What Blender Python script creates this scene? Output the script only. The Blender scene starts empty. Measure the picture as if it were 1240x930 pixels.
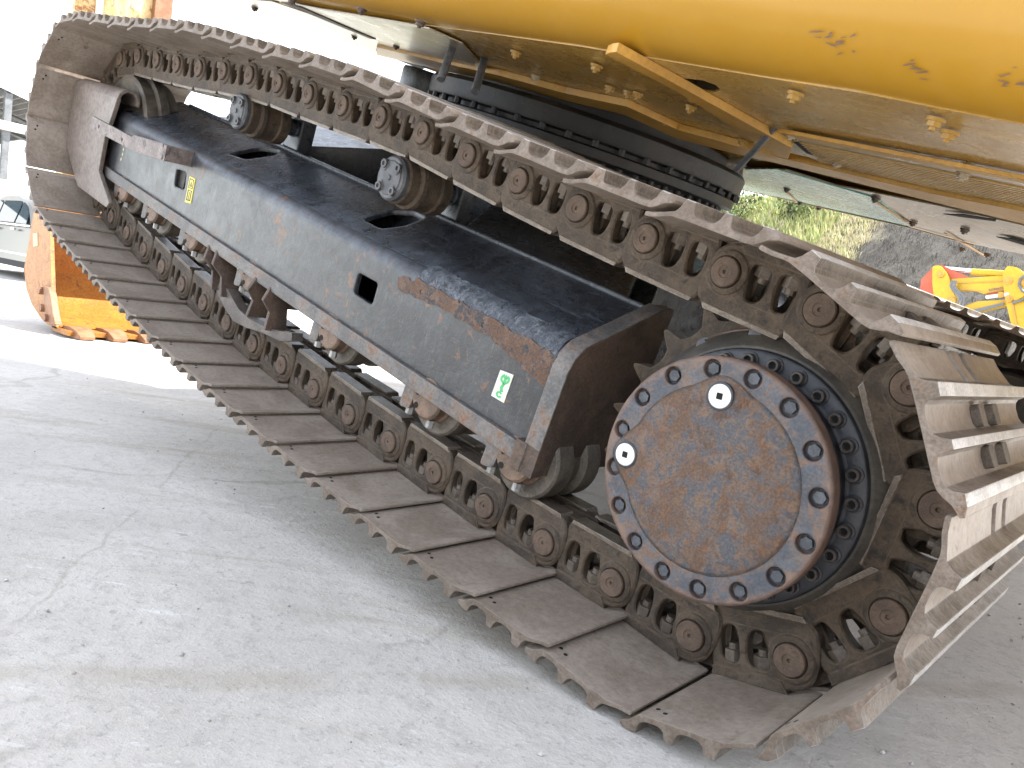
import bpy, bmesh, math, random
from mathutils import Vector, Matrix
from mathutils.geometry import tessellate_polygon
random.seed(7)
S = bpy.context.scene
COL = S.collection
R = math.radians

# ------------------------------------------------------------------ camera
cd = bpy.data.cameras.new("camera")
cam = bpy.data.objects.new("camera", cd)
COL.objects.link(cam)
cam.matrix_world = Matrix(((-0.73149, 0.16653, -0.66121, -0.58914), (-0.66865, 0.01472, 0.74343, 1.30908), (0.13353, 0.98593, 0.10058, 0.65736), (0.00000, 0.00000, 0.00000, 1.00000)))
cd.sensor_width = 36.0
cd.lens = 27.0951
cd.clip_start = 0.02
cd.clip_end = 500
S.camera = cam

# ------------------------------------------------------------------ sky, sun, exposure
SUN_EL, SUN_DIR = R(53), Vector((-0.66, -0.75, 0)).normalized()
w = bpy.data.worlds.new("World")
S.world = w
w.use_nodes = True
nt = w.node_tree
for n in list(nt.nodes):
    nt.nodes.remove(n)
sky = nt.nodes.new("ShaderNodeTexSky")
sky.sky_type = 'NISHITA'
sky.sun_disc = False
sky.sun_elevation = SUN_EL
sky.sun_rotation = math.atan2(SUN_DIR.x, SUN_DIR.y)
sky.air_density = 1.0
sky.dust_density = 0.3
sky.ozone_density = 1.0
hsv = nt.nodes.new("ShaderNodeHueSaturation")
hsv.inputs["Saturation"].default_value = 0.35
bg = nt.nodes.new("ShaderNodeBackground")
bg.inputs["Strength"].default_value = 0.15
out = nt.nodes.new("ShaderNodeOutputWorld")
nt.links.new(sky.outputs[0], hsv.inputs["Color"])
nt.links.new(hsv.outputs[0], bg.inputs["Color"])
nt.links.new(bg.outputs[0], out.inputs["Surface"])

sd = bpy.data.lights.new("sun", 'SUN')
sd.energy = 2.5
sd.angle = R(0.9)
sd.color = (1.0, 0.95, 0.87)
so = bpy.data.objects.new("sun", sd)
COL.objects.link(so)
to_sun = Vector((SUN_DIR.x * math.cos(SUN_EL), SUN_DIR.y * math.cos(SUN_EL), math.sin(SUN_EL)))
so.rotation_euler = to_sun.to_track_quat('Z', 'Y').to_euler()
so.location = (0, 0, 30)

S.view_settings.view_transform = 'Standard'
S.view_settings.look = 'None'
S.view_settings.gamma = 1.0
S.view_settings.exposure = 2.48
S.render.engine = 'CYCLES'
S.cycles.use_denoising = True
S.cycles.max_bounces = 8

# ------------------------------------------------------------------ mesh helper
class MB:
    """collects shapes and links them as one mesh"""
    def __init__(self):
        self.v = []; self.f = []; self.m = []; self.mi = 0
    def add(self, vs, fs):
        o = len(self.v)
        self.v += [tuple(p) for p in vs]
        for f in fs:
            self.f.append([i + o for i in f]); self.m.append(self.mi)
        return self
    def box(self, x0, x1, y0, y1, z0, z1, M=None):
        vs = [Vector((x, y, z)) for x in (x0, x1) for y in (y0, y1) for z in (z0, z1)]
        if M: vs = [M @ p for p in vs]
        return self.add(vs, [(0,1,3,2),(4,6,7,5),(0,4,5,1),(2,3,7,6),(0,2,6,4),(1,5,7,3)])
    def prism(self, loop, a0, a1, fn, holes=()):
        """loop (and holes): 2-D points; fn(p, q, a) -> 3-D; a is the extrusion"""
        loops = [list(loop)] + [list(h) for h in holes]
        flat = [p for l in loops for p in l]
        tris = tessellate_polygon([[Vector((p[0], p[1], 0)) for p in l] for l in loops])
        n = len(flat)
        vs = [fn(p[0], p[1], a0) for p in flat] + [fn(p[0], p[1], a1) for p in flat]
        fs = [tuple(t) for t in tris] + [tuple(i + n for i in reversed(t)) for t in tris]
        k = 0
        for l in loops:
            c = len(l)
            for i in range(c):
                j = (i + 1) % c
                fs.append((k + i, k + j, k + j + n, k + i + n))
            k += c
        return self.add(vs, fs)
    def prismY(self, loop, y0, y1, holes=()):
        return self.prism(loop, y0, y1, lambda p, q, a: (p, a, q), holes)
    def prismZ(self, loop, z0, z1, holes=()):
        return self.prism(loop, z0, z1, lambda p, q, a: (p, q, a), holes)
    def prismX(self, loop, x0, x1, holes=()):
        return self.prism(loop, x0, x1, lambda p, q, a: (a, p, q), holes)
    def lathe(self, prof, n=32, M=None, c=(0, 0), caps=(True, True)):
        """prof: (r, y) pairs; turned about the Y axis through (c)"""
        vs = []; fs = []
        for r, y in prof:
            for i in range(n):
                a = 2 * math.pi * i / n
                vs.append(Vector((c[0] + r * math.cos(a), y, c[1] + r * math.sin(a))))
        for k in range(len(prof) - 1):
            for i in range(n):
                j = (i + 1) % n
                fs.append((k*n+i, k*n+j, (k+1)*n+j, (k+1)*n+i))
        if caps[0] and prof[0][0] > 1e-5: fs.append(tuple(range(n)))
        if caps[1] and prof[-1][0] > 1e-5: fs.append(tuple(range((len(prof)-1)*n, len(prof)*n)))
        if M: vs = [M @ p for p in vs]
        return self.add(vs, fs)
    def rod(self, a, b, r, n=10, r2=None):
        a = Vector(a); b = Vector(b); d = b - a
        q = d.to_track_quat('Z', 'Y')
        r2 = r if r2 is None else r2
        vs = []
        for p, rr in ((a, r), (b, r2)):
            for i in range(n):
                t = 2 * math.pi * i / n
                vs.append(p + q @ Vector((rr * math.cos(t), rr * math.sin(t), 0)))
        fs = [(i, (i+1) % n, n + (i+1) % n, n + i) for i in range(n)]
        fs += [tuple(range(n)), tuple(range(n, 2*n))]
        return self.add(vs, fs)
    def tube(self, pts, r, n=8):
        for a, b in zip(pts[:-1], pts[1:]):
            self.rod(a, b, r, n)
        return self
    def loft(self, rows, closed=True, caps=True):
        n = len(rows[0]); vs = [p for r in rows for p in r]; fs = []
        for k in range(len(rows) - 1):
            for i in range(n if closed else n - 1):
                j = (i + 1) % n
                fs.append((k*n+i, k*n+j, (k+1)*n+j, (k+1)*n+i))
        if caps:
            fs.append(tuple(range(n))); fs.append(tuple(range((len(rows)-1)*n, len(rows)*n)))
        return self.add(vs, fs)
    def mesh(self, name, mats, smooth=None, recalc=True):
        me = bpy.data.meshes.new(name)
        bm = bmesh.new()
        bv = [bm.verts.new(p) for p in self.v]
        for f, mi in zip(self.f, self.m):
            try:
                g = bm.faces.new([bv[i] for i in f]); g.material_index = mi
            except ValueError:
                pass
        if recalc:
            bmesh.ops.remove_doubles(bm, verts=bm.verts, dist=1e-6)
            bmesh.ops.recalc_face_normals(bm, faces=bm.faces)
        bm.to_mesh(me); bm.free()
        for m in (mats if isinstance(mats, (list, tuple)) else [mats]):
            me.materials.append(m)
        if smooth:
            for p in me.polygons: p.use_smooth = True
            me.set_sharp_from_angle(angle=R(smooth))
        return me
    def obj(self, name, mats, parent=None, M=None, smooth=None, recalc=True):
        return put(name, self.mesh(name, mats, smooth, recalc), parent, M)

def put(name, me, parent=None, M=None):
    o = bpy.data.objects.new(name, me)
    COL.objects.link(o)
    if parent: o.parent = parent
    if M is not None: o.matrix_basis = M
    return o
def empty(name, label, cat, loc=(0, 0, 0), group=None):
    o = bpy.data.objects.new(name, None)
    COL.objects.link(o); o.location = loc
    return tag(o, label, cat, group)
def tag(o, label, cat, group=None):
    o['label'] = label; o['category'] = cat
    if group: o['group'] = group
    return o
def structure(o):
    o['kind'] = 'structure'; return o
def ngon(r, n=6, ph=0, c=(0, 0)):
    return [(c[0] + r * math.cos(ph + 2*math.pi*i/n), c[1] + r * math.sin(ph + 2*math.pi*i/n)) for i in range(n)]
def rrect(x0, x1, z0, z1, r, k=4):
    P = []
    for cx, cz, a in ((x1-r, z1-r, 0), (x0+r, z1-r, 90), (x0+r, z0+r, 180), (x1-r, z0+r, 270)):
        for i in range(k + 1):
            t = R(a + 90 * i / k); P.append((cx + r*math.cos(t), cz + r*math.sin(t)))
    return P
def roundpoly(P, r, k=3):
    """rounds the corners of a 2-D polygon"""
    out = []; n = len(P)
    for i in range(n):
        a, b, c = Vector(P[i-1]), Vector(P[i]), Vector(P[(i+1) % n])
        u, v = (a - b), (c - b)
        d = min(r, u.length * .45, v.length * .45)
        p, q = b + u.normalized() * d, b + v.normalized() * d
        for j in range(k + 1):
            t = j / k
            out.append(tuple((p * (1-t) + b * t) * (1-t) + (b * (1-t) + q * t) * t))
    return out

# ------------------------------------------------------------------ materials
def srgb(r, g, b):
    return tuple((c / 12.92 if c <= .04045 else ((c + .055) / 1.055) ** 2.4) for c in (r/255, g/255, b/255))
class NT:
    def __init__(self, name):
        self.m = bpy.data.materials.new(name); self.m.use_nodes = True
        self.t = self.m.node_tree
        self.b = self.t.nodes["Principled BSDF"]
    def n(self, ty, **kw):
        x = self.t.nodes.new("ShaderNode" + ty)
        for k, v in kw.items():
            if k in x.inputs.keys(): 
                if hasattr(v, 'outputs'): self.l(v.outputs[0], x.inputs[k])
                elif hasattr(v, 'is_output'): self.l(v, x.inputs[k])
                else: x.inputs[k].default_value = v
            else: setattr(x, k, v)
        return x
    def l(self, a, b): self.t.links.new(a, b)
    def coords(self, rnd=True, scale=None, world=False):
        tc = self.n("NewGeometry") if world else self.n("TexCoord")
        src = tc.outputs["Position"] if world else tc.outputs["Object"]
        if rnd:
            oi = self.n("ObjectInfo")
            mu = self.n("Math", operation='MULTIPLY'); self.l(oi.outputs["Random"], mu.inputs[0]); mu.inputs[1].default_value = 37.0
            ad = self.n("VectorMath", operation='ADD'); self.l(src, ad.inputs[0]); self.l(mu.outputs[0], ad.inputs[1])
            src = ad.outputs[0]
        if scale:
            ms = self.n("VectorMath", operation='MULTIPLY'); self.l(src, ms.inputs[0]); ms.inputs[1].default_value = scale
            src = ms.outputs[0]
        return src
    def noise(self, co, scale, detail=6, rough=.6, dist=0):
        x = self.n("TexNoise"); self.l(co, x.inputs["Vector"])
        x.inputs["Scale"].default_value = scale; x.inputs["Detail"].default_value = detail
        x.inputs["Roughness"].default_value = rough; x.inputs["Distortion"].default_value = dist
        return x.outputs["Fac"]
    def ramp(self, fac, a, b):
        x = self.n("MapRange"); x.interpolation_type = 'SMOOTHSTEP'
        self.l(fac, x.inputs[0]); x.inputs[1].default_value = a; x.inputs[2].default_value = b
        return x.outputs[0]
    def mix(self, fac, a, b, mode='MIX'):
        x = self.n("Mix", data_type='RGBA', blend_type=mode)
        for s, v in ((x.inputs[0], fac), (x.inputs[6], a), (x.inputs[7], b)):
            if isinstance(v, (int, float)): s.default_value = v
            elif isinstance(v, tuple): s.default_value = (*v, 1)
            else: self.l(v, s)
        return x.outputs[2]
    def math(self, op, a, b=0.0):
        x = self.n("Math", operation=op)
        for s, v in ((x.inputs[0], a), (x.inputs[1], b)):
            if isinstance(v, (int, float)): s.default_value = v
            else: self.l(v, s)
        return x.outputs[0]
    def set(self, key, v):
        s = self.b.inputs[key]
        if isinstance(v, (int, float)): s.default_value = v
        elif isinstance(v, tuple): s.default_value = (*v, 1)
        else: self.l(v, s)

def worn(name, a, b, c=None, cs=(.55, .68), scale=7, rough=.6, rvar=.15, metal=0.0, bump=.35, bdist=.004,
         edge=None, ew=.004, streak=None, sdir=(1, 1, 1), samt=(.55, .75), dust=None, damt=(.4, .75), rnd=True, coat=0, grime=1.0, band=None):
    k = NT(name)
    co = k.coords(rnd)
    n1 = k.noise(co, scale, 8, .65, .4)
    n2 = k.noise(co, scale * 3.1, 8, .7, .8)
    n3 = k.noise(co, scale * 14, 5, .7)
    col = k.mix(k.ramp(n1, .40, .60), a, b)
    if dust:
        nd = k.noise(co, scale * .6, 9, .72, 1.0)
        col = k.mix(k.math('MULTIPLY', k.ramp(nd, *damt), .8), col, dust)
    if streak:
        cs_ = k.coords(rnd, sdir)
        n4 = k.noise(cs_, scale * 4, 6, .75, .6)
        col = k.mix(k.math('MULTIPLY', k.ramp(n4, *samt), .75), col, streak)
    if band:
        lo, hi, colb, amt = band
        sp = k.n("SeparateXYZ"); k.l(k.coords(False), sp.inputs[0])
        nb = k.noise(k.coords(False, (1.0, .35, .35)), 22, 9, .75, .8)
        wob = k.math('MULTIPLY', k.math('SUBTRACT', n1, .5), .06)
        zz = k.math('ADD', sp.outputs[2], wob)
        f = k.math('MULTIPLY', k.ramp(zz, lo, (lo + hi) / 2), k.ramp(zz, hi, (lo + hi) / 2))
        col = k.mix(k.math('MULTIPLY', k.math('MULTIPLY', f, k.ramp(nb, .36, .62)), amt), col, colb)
    if c:
        f = k.math('ADD', k.math('MULTIPLY', n2, .65), k.math('MULTIPLY', n1, .35))
        col = k.mix(k.ramp(f, *cs), col, c)
    n5 = k.noise(co, scale * 33, 4, .75)
    col = k.mix(k.math('MULTIPLY', k.ramp(n3, .45, .68), .62 * grime), col, k.mix(.62, col, (0.02, .017, .015)))
    col = k.mix(k.math('MULTIPLY', k.ramp(n3, .50, .30), .35 * grime), col, k.mix(.5, col, tuple(min(1, x * 1.9 + .02) for x in b)))
    col = k.mix(k.math('MULTIPLY', k.ramp(n5, .55, .72), .35 * grime), col, k.mix(.6, col, (0.02, .017, .015)))
    bev = None
    if ew:
        bev = k.n("Bevel"); bev.samples = 3; bev.inputs["Radius"].default_value = ew
        if edge:
            geo = k.n("NewGeometry")
            dp = k.n("VectorMath", operation='DOT_PRODUCT')
            k.l(bev.outputs[0], dp.inputs[0]); k.l(geo.outputs["Normal"], dp.inputs[1])
            e = k.ramp(dp.outputs["Value"], .985, .86)
            e = k.math('MULTIPLY', e, k.ramp(n2, .35, .6))
            col = k.mix(e, col, edge)
    k.set("Base Color", col)
    k.set("Roughness", k.math('ADD', k.math('MULTIPLY', k.math('SUBTRACT', n2, .5), rvar * 2), rough))
    k.set("Metallic", metal)
    if coat: k.set("Coat Weight", coat); k.b.inputs["Coat Roughness"].default_value = .15
    bp = k.n("Bump"); bp.inputs["Strength"].default_value = bump; bp.inputs["Distance"].default_value = bdist
    k.l(k.math('ADD', k.math('ADD', k.math('MULTIPLY', n2, .6), k.math('MULTIPLY', n3, .6)), k.math('MULTIPLY', n5, .25)), bp.inputs["Height"])
    if bev: k.l(bev.outputs[0], bp.inputs["Normal"])
    k.l(bp.outputs[0], k.b.inputs["Normal"])
    return k.m
def plain(name, col, rough=.5, metal=0.0, emit=None, spec=None):
    k = NT(name); k.set("Base Color", col); k.set("Roughness", rough); k.set("Metallic", metal)
    if spec is not None: k.set("Specular IOR Level", spec)
    return k.m

M_shoe = worn("shoe_steel", (.25, .20, .158), (.335, .28, .23), (.155, .095, .062), (.57, .70), scale=6, rough=.42, metal=.1,
              edge=(.31, .26, .21), ew=.003, streak=(.38, .335, .29), sdir=(1.2, .25, 1.2), samt=(.54, .8), bump=.4, grime=.6)
M_grouser = worn("worn_shaded_grouser_steel", (.125, .10, .076), (.235, .196, .158), (.17, .105, .065), (.53, .66), scale=9, rough=.42, metal=.12,
              edge=(.47, .43, .39), ew=.0035, streak=(.38, .335, .29), sdir=(.3, 9, .3), samt=(.5, .74), bump=.5)
M_tip = worn("polished_lit_grouser_tip", (.50, .47, .43), (.66, .63, .59), (.26, .19, .13), (.56, .68), scale=14, rough=.36, metal=.2,
              edge=(.62, .59, .55), ew=.003, bump=.35)  # tips lightened as if sky-lit and flanks darkened, over real polish and rust
M_edge = worn("rusty_shoe_edge", (.125, .092, .066), (.195, .155, .122), (.155, .085, .045), (.52, .64), scale=14, rough=.6, bump=.6, ew=.0035, edge=(.27, .23, .19))
M_link = worn("link_steel", (.045, .031, .020), (.105, .072, .044), (.024, .019, .016), (.50, .64), scale=12, rough=.5, rvar=.25, metal=.06,
              edge=(.21, .15, .095), ew=.0035, dust=(.115, .09, .062), damt=(.47, .70), bump=.8, bdist=.008)
M_rail = worn("polished_rail", (.105, .08, .058), (.175, .142, .11), (.08, .055, .04), (.53, .68), scale=18, rough=.33, metal=.35, ew=.003, edge=(.55, .5, .45), bump=.4)
M_pin = worn("pin_steel", (.080, .050, .033), (.135, .088, .058), (.05, .035, .025), scale=20, rough=.6, ew=.002, edge=(.19, .13, .085), bump=.8)
M_nut = worn("nut_steel", (.075, .058, .044), (.135, .108, .083), (.05, .035, .026), scale=25, rough=.5, metal=.12, ew=.002, edge=(.24, .2, .155))
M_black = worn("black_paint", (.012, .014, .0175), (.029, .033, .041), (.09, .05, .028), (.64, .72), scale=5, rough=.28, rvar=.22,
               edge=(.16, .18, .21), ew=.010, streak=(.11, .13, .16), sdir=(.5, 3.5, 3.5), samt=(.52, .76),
               dust=(.075, .085, .10), damt=(.44, .70), bump=.3, bdist=.003, band=(.055, .115, (.13, .15, .18), .55))  # bluish streak and dust tones lifted to paint a sheen over real scuffs
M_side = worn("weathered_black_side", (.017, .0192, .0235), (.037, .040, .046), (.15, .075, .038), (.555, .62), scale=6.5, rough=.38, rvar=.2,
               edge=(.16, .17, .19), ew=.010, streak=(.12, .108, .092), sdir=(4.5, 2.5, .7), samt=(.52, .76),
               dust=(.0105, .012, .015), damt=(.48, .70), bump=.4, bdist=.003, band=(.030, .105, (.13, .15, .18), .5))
M_fray = worn("frayed_paint", (.055, .064, .080), (.125, .142, .168), (.028, .032, .038), (.48, .60), scale=22, rough=.55, rvar=.2, bump=.8, bdist=.005, ew=.002,
              streak=(.25, .275, .31), sdir=(1.0, .5, .5), samt=(.50, .66), dust=(.33, .355, .39), damt=(.56, .70))
M_flange = worn("scuffed_flange", (.082, .079, .078), (.15, .134, .122), (.175, .09, .045), (.51, .61), scale=9, rough=.5,
               edge=(.22, .205, .19), ew=.006, bump=.6)
M_rust = worn("flaking_rust", (.125, .068, .042), (.185, .115, .08), (.05, .051, .055), (.47, .55), scale=18, rough=.75, bump=1.0, ew=.003, edge=(.24, .165, .12))
M_guide = worn("grimy_guide_bar", (.07, .056, .048), (.13, .108, .095), (.12, .07, .04), (.55, .65), scale=10, rough=.5, bump=.6, ew=.004, edge=(.22, .19, .165))
M_brown = worn("brown_grime", (.055, .037, .027), (.11, .07, .048), (.035, .033, .031), scale=10, rough=.62, bump=.6, ew=.005, edge=(.2, .165, .14))
M_dark = worn("dark_grime", (.014, .013, .013), (.035, .031, .028), (.05, .035, .024), scale=9, rough=.6, bump=.4, ew=.004)
M_drumbrown = worn("oily_brown_drum", (.035, .031, .026), (.065, .055, .042), (.02, .018, .016), scale=9, rough=.45, bump=.4, ew=.004)
M_hubblue = worn("worn_blue_grey_paint", (.050, .057, .071), (.088, .093, .106), (.145, .088, .06), (.50, .58), scale=13, rough=.48,
               bump=.5, ew=.006, edge=(.17, .095, .06), dust=(.145, .108, .086), damt=(.50, .68), rnd=False)
M_hubrust = worn("rusted_cover", (.135, .082, .054), (.20, .138, .10), (.10, .102, .112), (.47, .57), scale=16, rough=.66, bump=1.0, bdist=.006,
               ew=.004, streak=(.24, .10, .03), sdir=(2.4, 1, .8), samt=(.53, .63), rnd=False, dust=(.065, .04, .029), damt=(.53, .66))
M_casing = worn("black_casing", (.013, .015, .020), (.032, .036, .045), (.12, .07, .045), (.6, .70), scale=9, rough=.38, bump=.3, ew=.004, edge=(.12, .12, .13))
M_bolt = worn("dark_bolt", (.045, .049, .058), (.085, .09, .102), (.10, .06, .04), (.62, .72), scale=30, rough=.5, metal=.15, ew=.002, edge=(.18, .18, .19))
M_socket = worn("socket_head", (.045, .04, .038), (.09, .075, .065), (.13, .08, .05), (.55, .68), scale=30, rough=.45, metal=.1, ew=.002, edge=(.2, .17, .15))
M_hole_shade = plain("hole_shade_black", (.006, .006, .006), .9)  # flat black painted for the shade inside holes and sockets
M_plug = worn("bright_plug", (.62, .62, .61), (.72, .72, .70), (.35, .25, .18), (.68, .75), scale=40, rough=.4, metal=.2, ew=.001, bump=.1)
M_roller = worn("roller_steel", (.075, .062, .048), (.14, .12, .095), (.10, .058, .034), scale=14, rough=.46, metal=.12, ew=.004, edge=(.27, .24, .2), bump=.5)
M_bright = worn("bright_zinc", (.24, .235, .225), (.38, .375, .36), None, scale=30, rough=.4, metal=.3, ew=.002, bump=.3)
M_yellow = worn("yellow_paint", (.385, .205, .019), (.40, .215, .023), (.30, .18, .08), (.78, .82), scale=3, rough=.20, rvar=.04, bump=.03, ew=0, rnd=False, grime=.05)
M_ybelly = worn("dusty_yellow_belly", (.34, .195, .034), (.42, .25, .05), (.25, .17, .08), (.6, .78), scale=4, rough=.28, rvar=.12, bump=.15, ew=0,
                dust=(.37, .28, .15), damt=(.48, .78), rnd=False, grime=.3)
M_ybeam = worn("yellow_beam_paint", (.46, .245, .04), (.54, .295, .05), (.27, .14, .05), (.6, .74), scale=7, rough=.42, bump=.2, ew=.002, rnd=False, grime=0.5)
M_oldyellow = worn("faded_yellow_paint", (.62, .37, .10), (.74, .55, .28), (.40, .17, .06), (.52, .60), scale=5, rough=.45, bump=.2, ew=0, rnd=False, grime=0.5)
M_sheet = worn("dusty_bare_sheet", (.26, .215, .14), (.35, .29, .20), (.24, .19, .12), (.58, .74), scale=3.5, rough=.30, rvar=.12, metal=.2, bump=.12, ew=0,
               dust=(.34, .26, .15), damt=(.40, .68), rnd=False, grime=.4)
M_aqua = worn("aqua_reflection_paint", (.09, .36, .35), (.26, .48, .45), (.42, .32, .18), (.56, .68), scale=4.0, rough=.28, metal=.2, bump=.12, ew=0,
              streak=(.52, .42, .28), sdir=(.4, 4, 1), samt=(.52, .68), rnd=False, grime=0.4)  # the aqua tone is a reflection painted into the sheet colour
M_ring = worn("greasy_black_ring", (.007, .007, .0075), (.020, .0195, .019), (.04, .034, .028), scale=9, rough=.42, bump=.7, ew=.004, rnd=False)
M_drum = worn("shiny_black_cover", (.012, .014, .017), (.035, .04, .046), None, scale=9, rough=.25, bump=.4, ew=.008, rnd=False)
M_bucket = worn("orange_bucket_paint", (.33, .125, .016), (.40, .165, .024), (.19, .07, .022), (.50, .66), scale=5, rough=.5, bump=.35, ew=.005, rnd=False,
                streak=(.28, .095, .018), sdir=(1, 5, 1), samt=(.5, .7))
M_tooth = worn("rust_tooth", (.21, .09, .038), (.30, .145, .07), (.34, .28, .23), (.58, .7), scale=12, rough=.55, bump=.3, ew=.006)
M_yfar = worn("clean_yellow_paint", (.50, .315, .010), (.55, .36, .014), (.3, .18, .03), (.66, .76), scale=4, rough=.35, bump=.05, ew=0, grime=.4)
M_redfar = worn("red_paint", (.42, .075, .035), (.48, .10, .05), (.22, .04, .025), (.6, .75), scale=4, rough=.45, bump=.1, ew=0, grime=.5)
M_chrome = plain("chrome_rod", (.85, .86, .88), .15, 1.0)
M_hose_shadow = plain("hose_and_shadow_grey", (.13, .14, .15), .5)
M_purple = plain("purple_print", (.10, .03, .16), .6)
M_glass = plain("car_glass", (.045, .07, .085), .03, 0.0, spec=.9)
M_car = plain("silver_beige_paint", (.105, .10, .088), .28, .3)
M_white = worn("white_panel", (.60, .60, .59), (.68, .68, .66), None, scale=2, rough=.5, bump=.05, ew=0, grime=.12)
M_shed = worn("grey_sheet_roof", (.09, .09, .088), (.135, .135, .13), (.2, .18, .15), (.6, .75), scale=1.2, rough=.55, bump=.1, ew=0)
M_steelgrey = worn("grey_steel_post", (.10, .105, .11), (.15, .155, .16), (.14, .09, .06), (.62, .72), scale=5, rough=.5, ew=0)
M_tyre = plain("tyre_rubber", (.02, .02, .02), .8)
M_sty = worn("yellow_sticker", (.66, .56, .06), (.74, .64, .08), None, scale=20, rough=.5, bump=.05, ew=0, grime=0.3)
M_stw = worn("pale_green_sticker", (.58, .62, .50), (.68, .70, .58), (.45, .44, .36), (.6, .70), scale=30, rough=.5, bump=.05, ew=0, grime=0.4)
M_green = plain("green_print", (.06, .40, .14), .5)
M_ink = plain("black_print", (.02, .02, .02), .5)
M_tan = plain("tan_plate", (.42, .38, .24), .6)

# ================================================================== the ground
def concrete():
    k = NT("worn_concrete")
    co = k.coords(False)
    big = k.noise(co, .35, 6, .6, .5); mid = k.noise(co, 2.2, 9, .68, .6); fine = k.noise(co, 26, 8, .72); grit = k.noise(co, 120, 4, .7); grit2 = k.noise(co, 55, 6, .75)
    # the yard is swept and driven along one direction: streaks run with the traffic
    rot = k.n("VectorRotate", rotation_type='Z_AXIS'); k.l(co, rot.inputs["Vector"]); rot.inputs["Angle"].default_value = R(-42)
    def st(sx, sy):
        ms = k.n("VectorMath", operation='MULTIPLY'); k.l(rot.outputs[0], ms.inputs[0]); ms.inputs[1].default_value = (sx, sy, 1); return ms.outputs[0]
    dirt = k.noise(st(.30, 2.0), 1.7, 9, .7, .4)
    wh = k.noise(st(2.4, 9.0), 2.6, 10, .8, .5)
    whp = k.noise(co, 1.1, 4, .6, .3)
    col = k.mix(k.ramp(mid, .36, .64), (.445, .418, .378), (.535, .505, .46))
    col = k.mix(k.math('MULTIPLY', k.ramp(big, .42, .62), .6), col, (.45, .44, .425))
    col = k.mix(k.math('MULTIPLY', k.ramp(dirt, .52, .66), .7), col, (.36, .315, .255))
    col = k.mix(k.math('MULTIPLY', k.math('MULTIPLY', k.ramp(wh, .54, .66), k.ramp(whp, .42, .62)), .9), col, (.68, .67, .65))
    col = k.mix(k.math('MULTIPLY', k.ramp(fine, .48, .66), .42), col, (.285, .27, .245))
    col = k.mix(k.math('MULTIPLY', k.ramp(grit2, .56, .66), .55), col, (.225, .21, .19))
    col = k.mix(k.math('MULTIPLY', k.ramp(grit, .56, .68), .6), col, (.62, .60, .57))
    spots = k.noise(co, 14, 3, .5)
    col = k.mix(k.math('MULTIPLY', k.ramp(spots, .70, .76), .5), col, (.21, .185, .16))
    vo = k.n("TexVoronoi", feature='DISTANCE_TO_EDGE')
    wob = k.n("VectorMath", operation='ADD'); nz = k.n("TexNoise"); nz.inputs["Scale"].default_value = 2.5; nz.inputs["Detail"].default_value = 6
    k.l(co, nz.inputs["Vector"]); sc_ = k.n("VectorMath", operation='SCALE'); k.l(nz.outputs["Color"], sc_.inputs[0]); sc_.inputs["Scale"].default_value = .3
    k.l(co, wob.inputs[0]); k.l(sc_.outputs[0], wob.inputs[1]); k.l(wob.outputs[0], vo.inputs["Vector"]); vo.inputs["Scale"].default_value = .38
    cr = k.ramp(vo.outputs["Distance"], .008, .0)
    cr = k.math('MULTIPLY', cr, k.ramp(mid, .44, .58))
    col = k.mix(k.math('MULTIPLY', cr, .4), col, (.2, .175, .14))
    def line_dist(ax, ay, bx, by, wob, nscale):
        L = math.hypot(bx - ax, by - ay); nx, ny = -(by - ay) / L, (bx - ax) / L
        d = k.n("VectorMath", operation='DOT_PRODUCT'); k.l(co, d.inputs[0]); d.inputs[1].default_value = (nx, ny, 0)
        e = k.math('SUBTRACT', d.outputs["Value"], nx * ax + ny * ay)
        e = k.math('ADD', e, k.math('MULTIPLY', k.math('SUBTRACT', k.noise(co, nscale, 8, .65), .5), wob))
        return k.math('ABSOLUTE', e)
    stain = k.math('MULTIPLY', k.ramp(line_dist(.673, .954, .06, .055, .09, 4), .045, .012), k.ramp(k.noise(co, 7, 6, .7), .34, .56))
    col = k.mix(k.math('MULTIPLY', stain, .45), col, (.35, .30, .235))
    crk = k.math('MULTIPLY', k.ramp(line_dist(.785, .93, 1.279, .562, .10, 5), .009, .001), k.ramp(k.noise(co, 3.0, 4, .6), .40, .55))
    col = k.mix(k.math('MULTIPLY', crk, .4), col, (.27, .235, .185))
    k.set("Base Color", col); k.set("Roughness", k.math('ADD', .66, k.math('MULTIPLY', mid, .3)))
    bp = k.n("Bump"); bp.inputs["Strength"].default_value = .75; bp.inputs["Distance"].default_value = .014
    h = k.math('ADD', k.math('MULTIPLY', mid, .8), k.math('ADD', k.math('MULTIPLY', fine, .45), k.math('ADD', k.math('MULTIPLY', grit, .2), k.math('MULTIPLY', grit2, .3))))
    k.l(k.math('SUBTRACT', h, k.math('MULTIPLY', cr, .4)), bp.inputs["Height"]); k.l(bp.outputs[0], k.b.inputs["Normal"])
    return k.m
g = MB(); g.add([(-120, -160, 0), (200, -160, 0), (200, 120, 0), (-120, 120, 0)], [(0, 1, 2, 3)])
structure(g.obj("ground", concrete(), recalc=False))
gr = MB()
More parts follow.
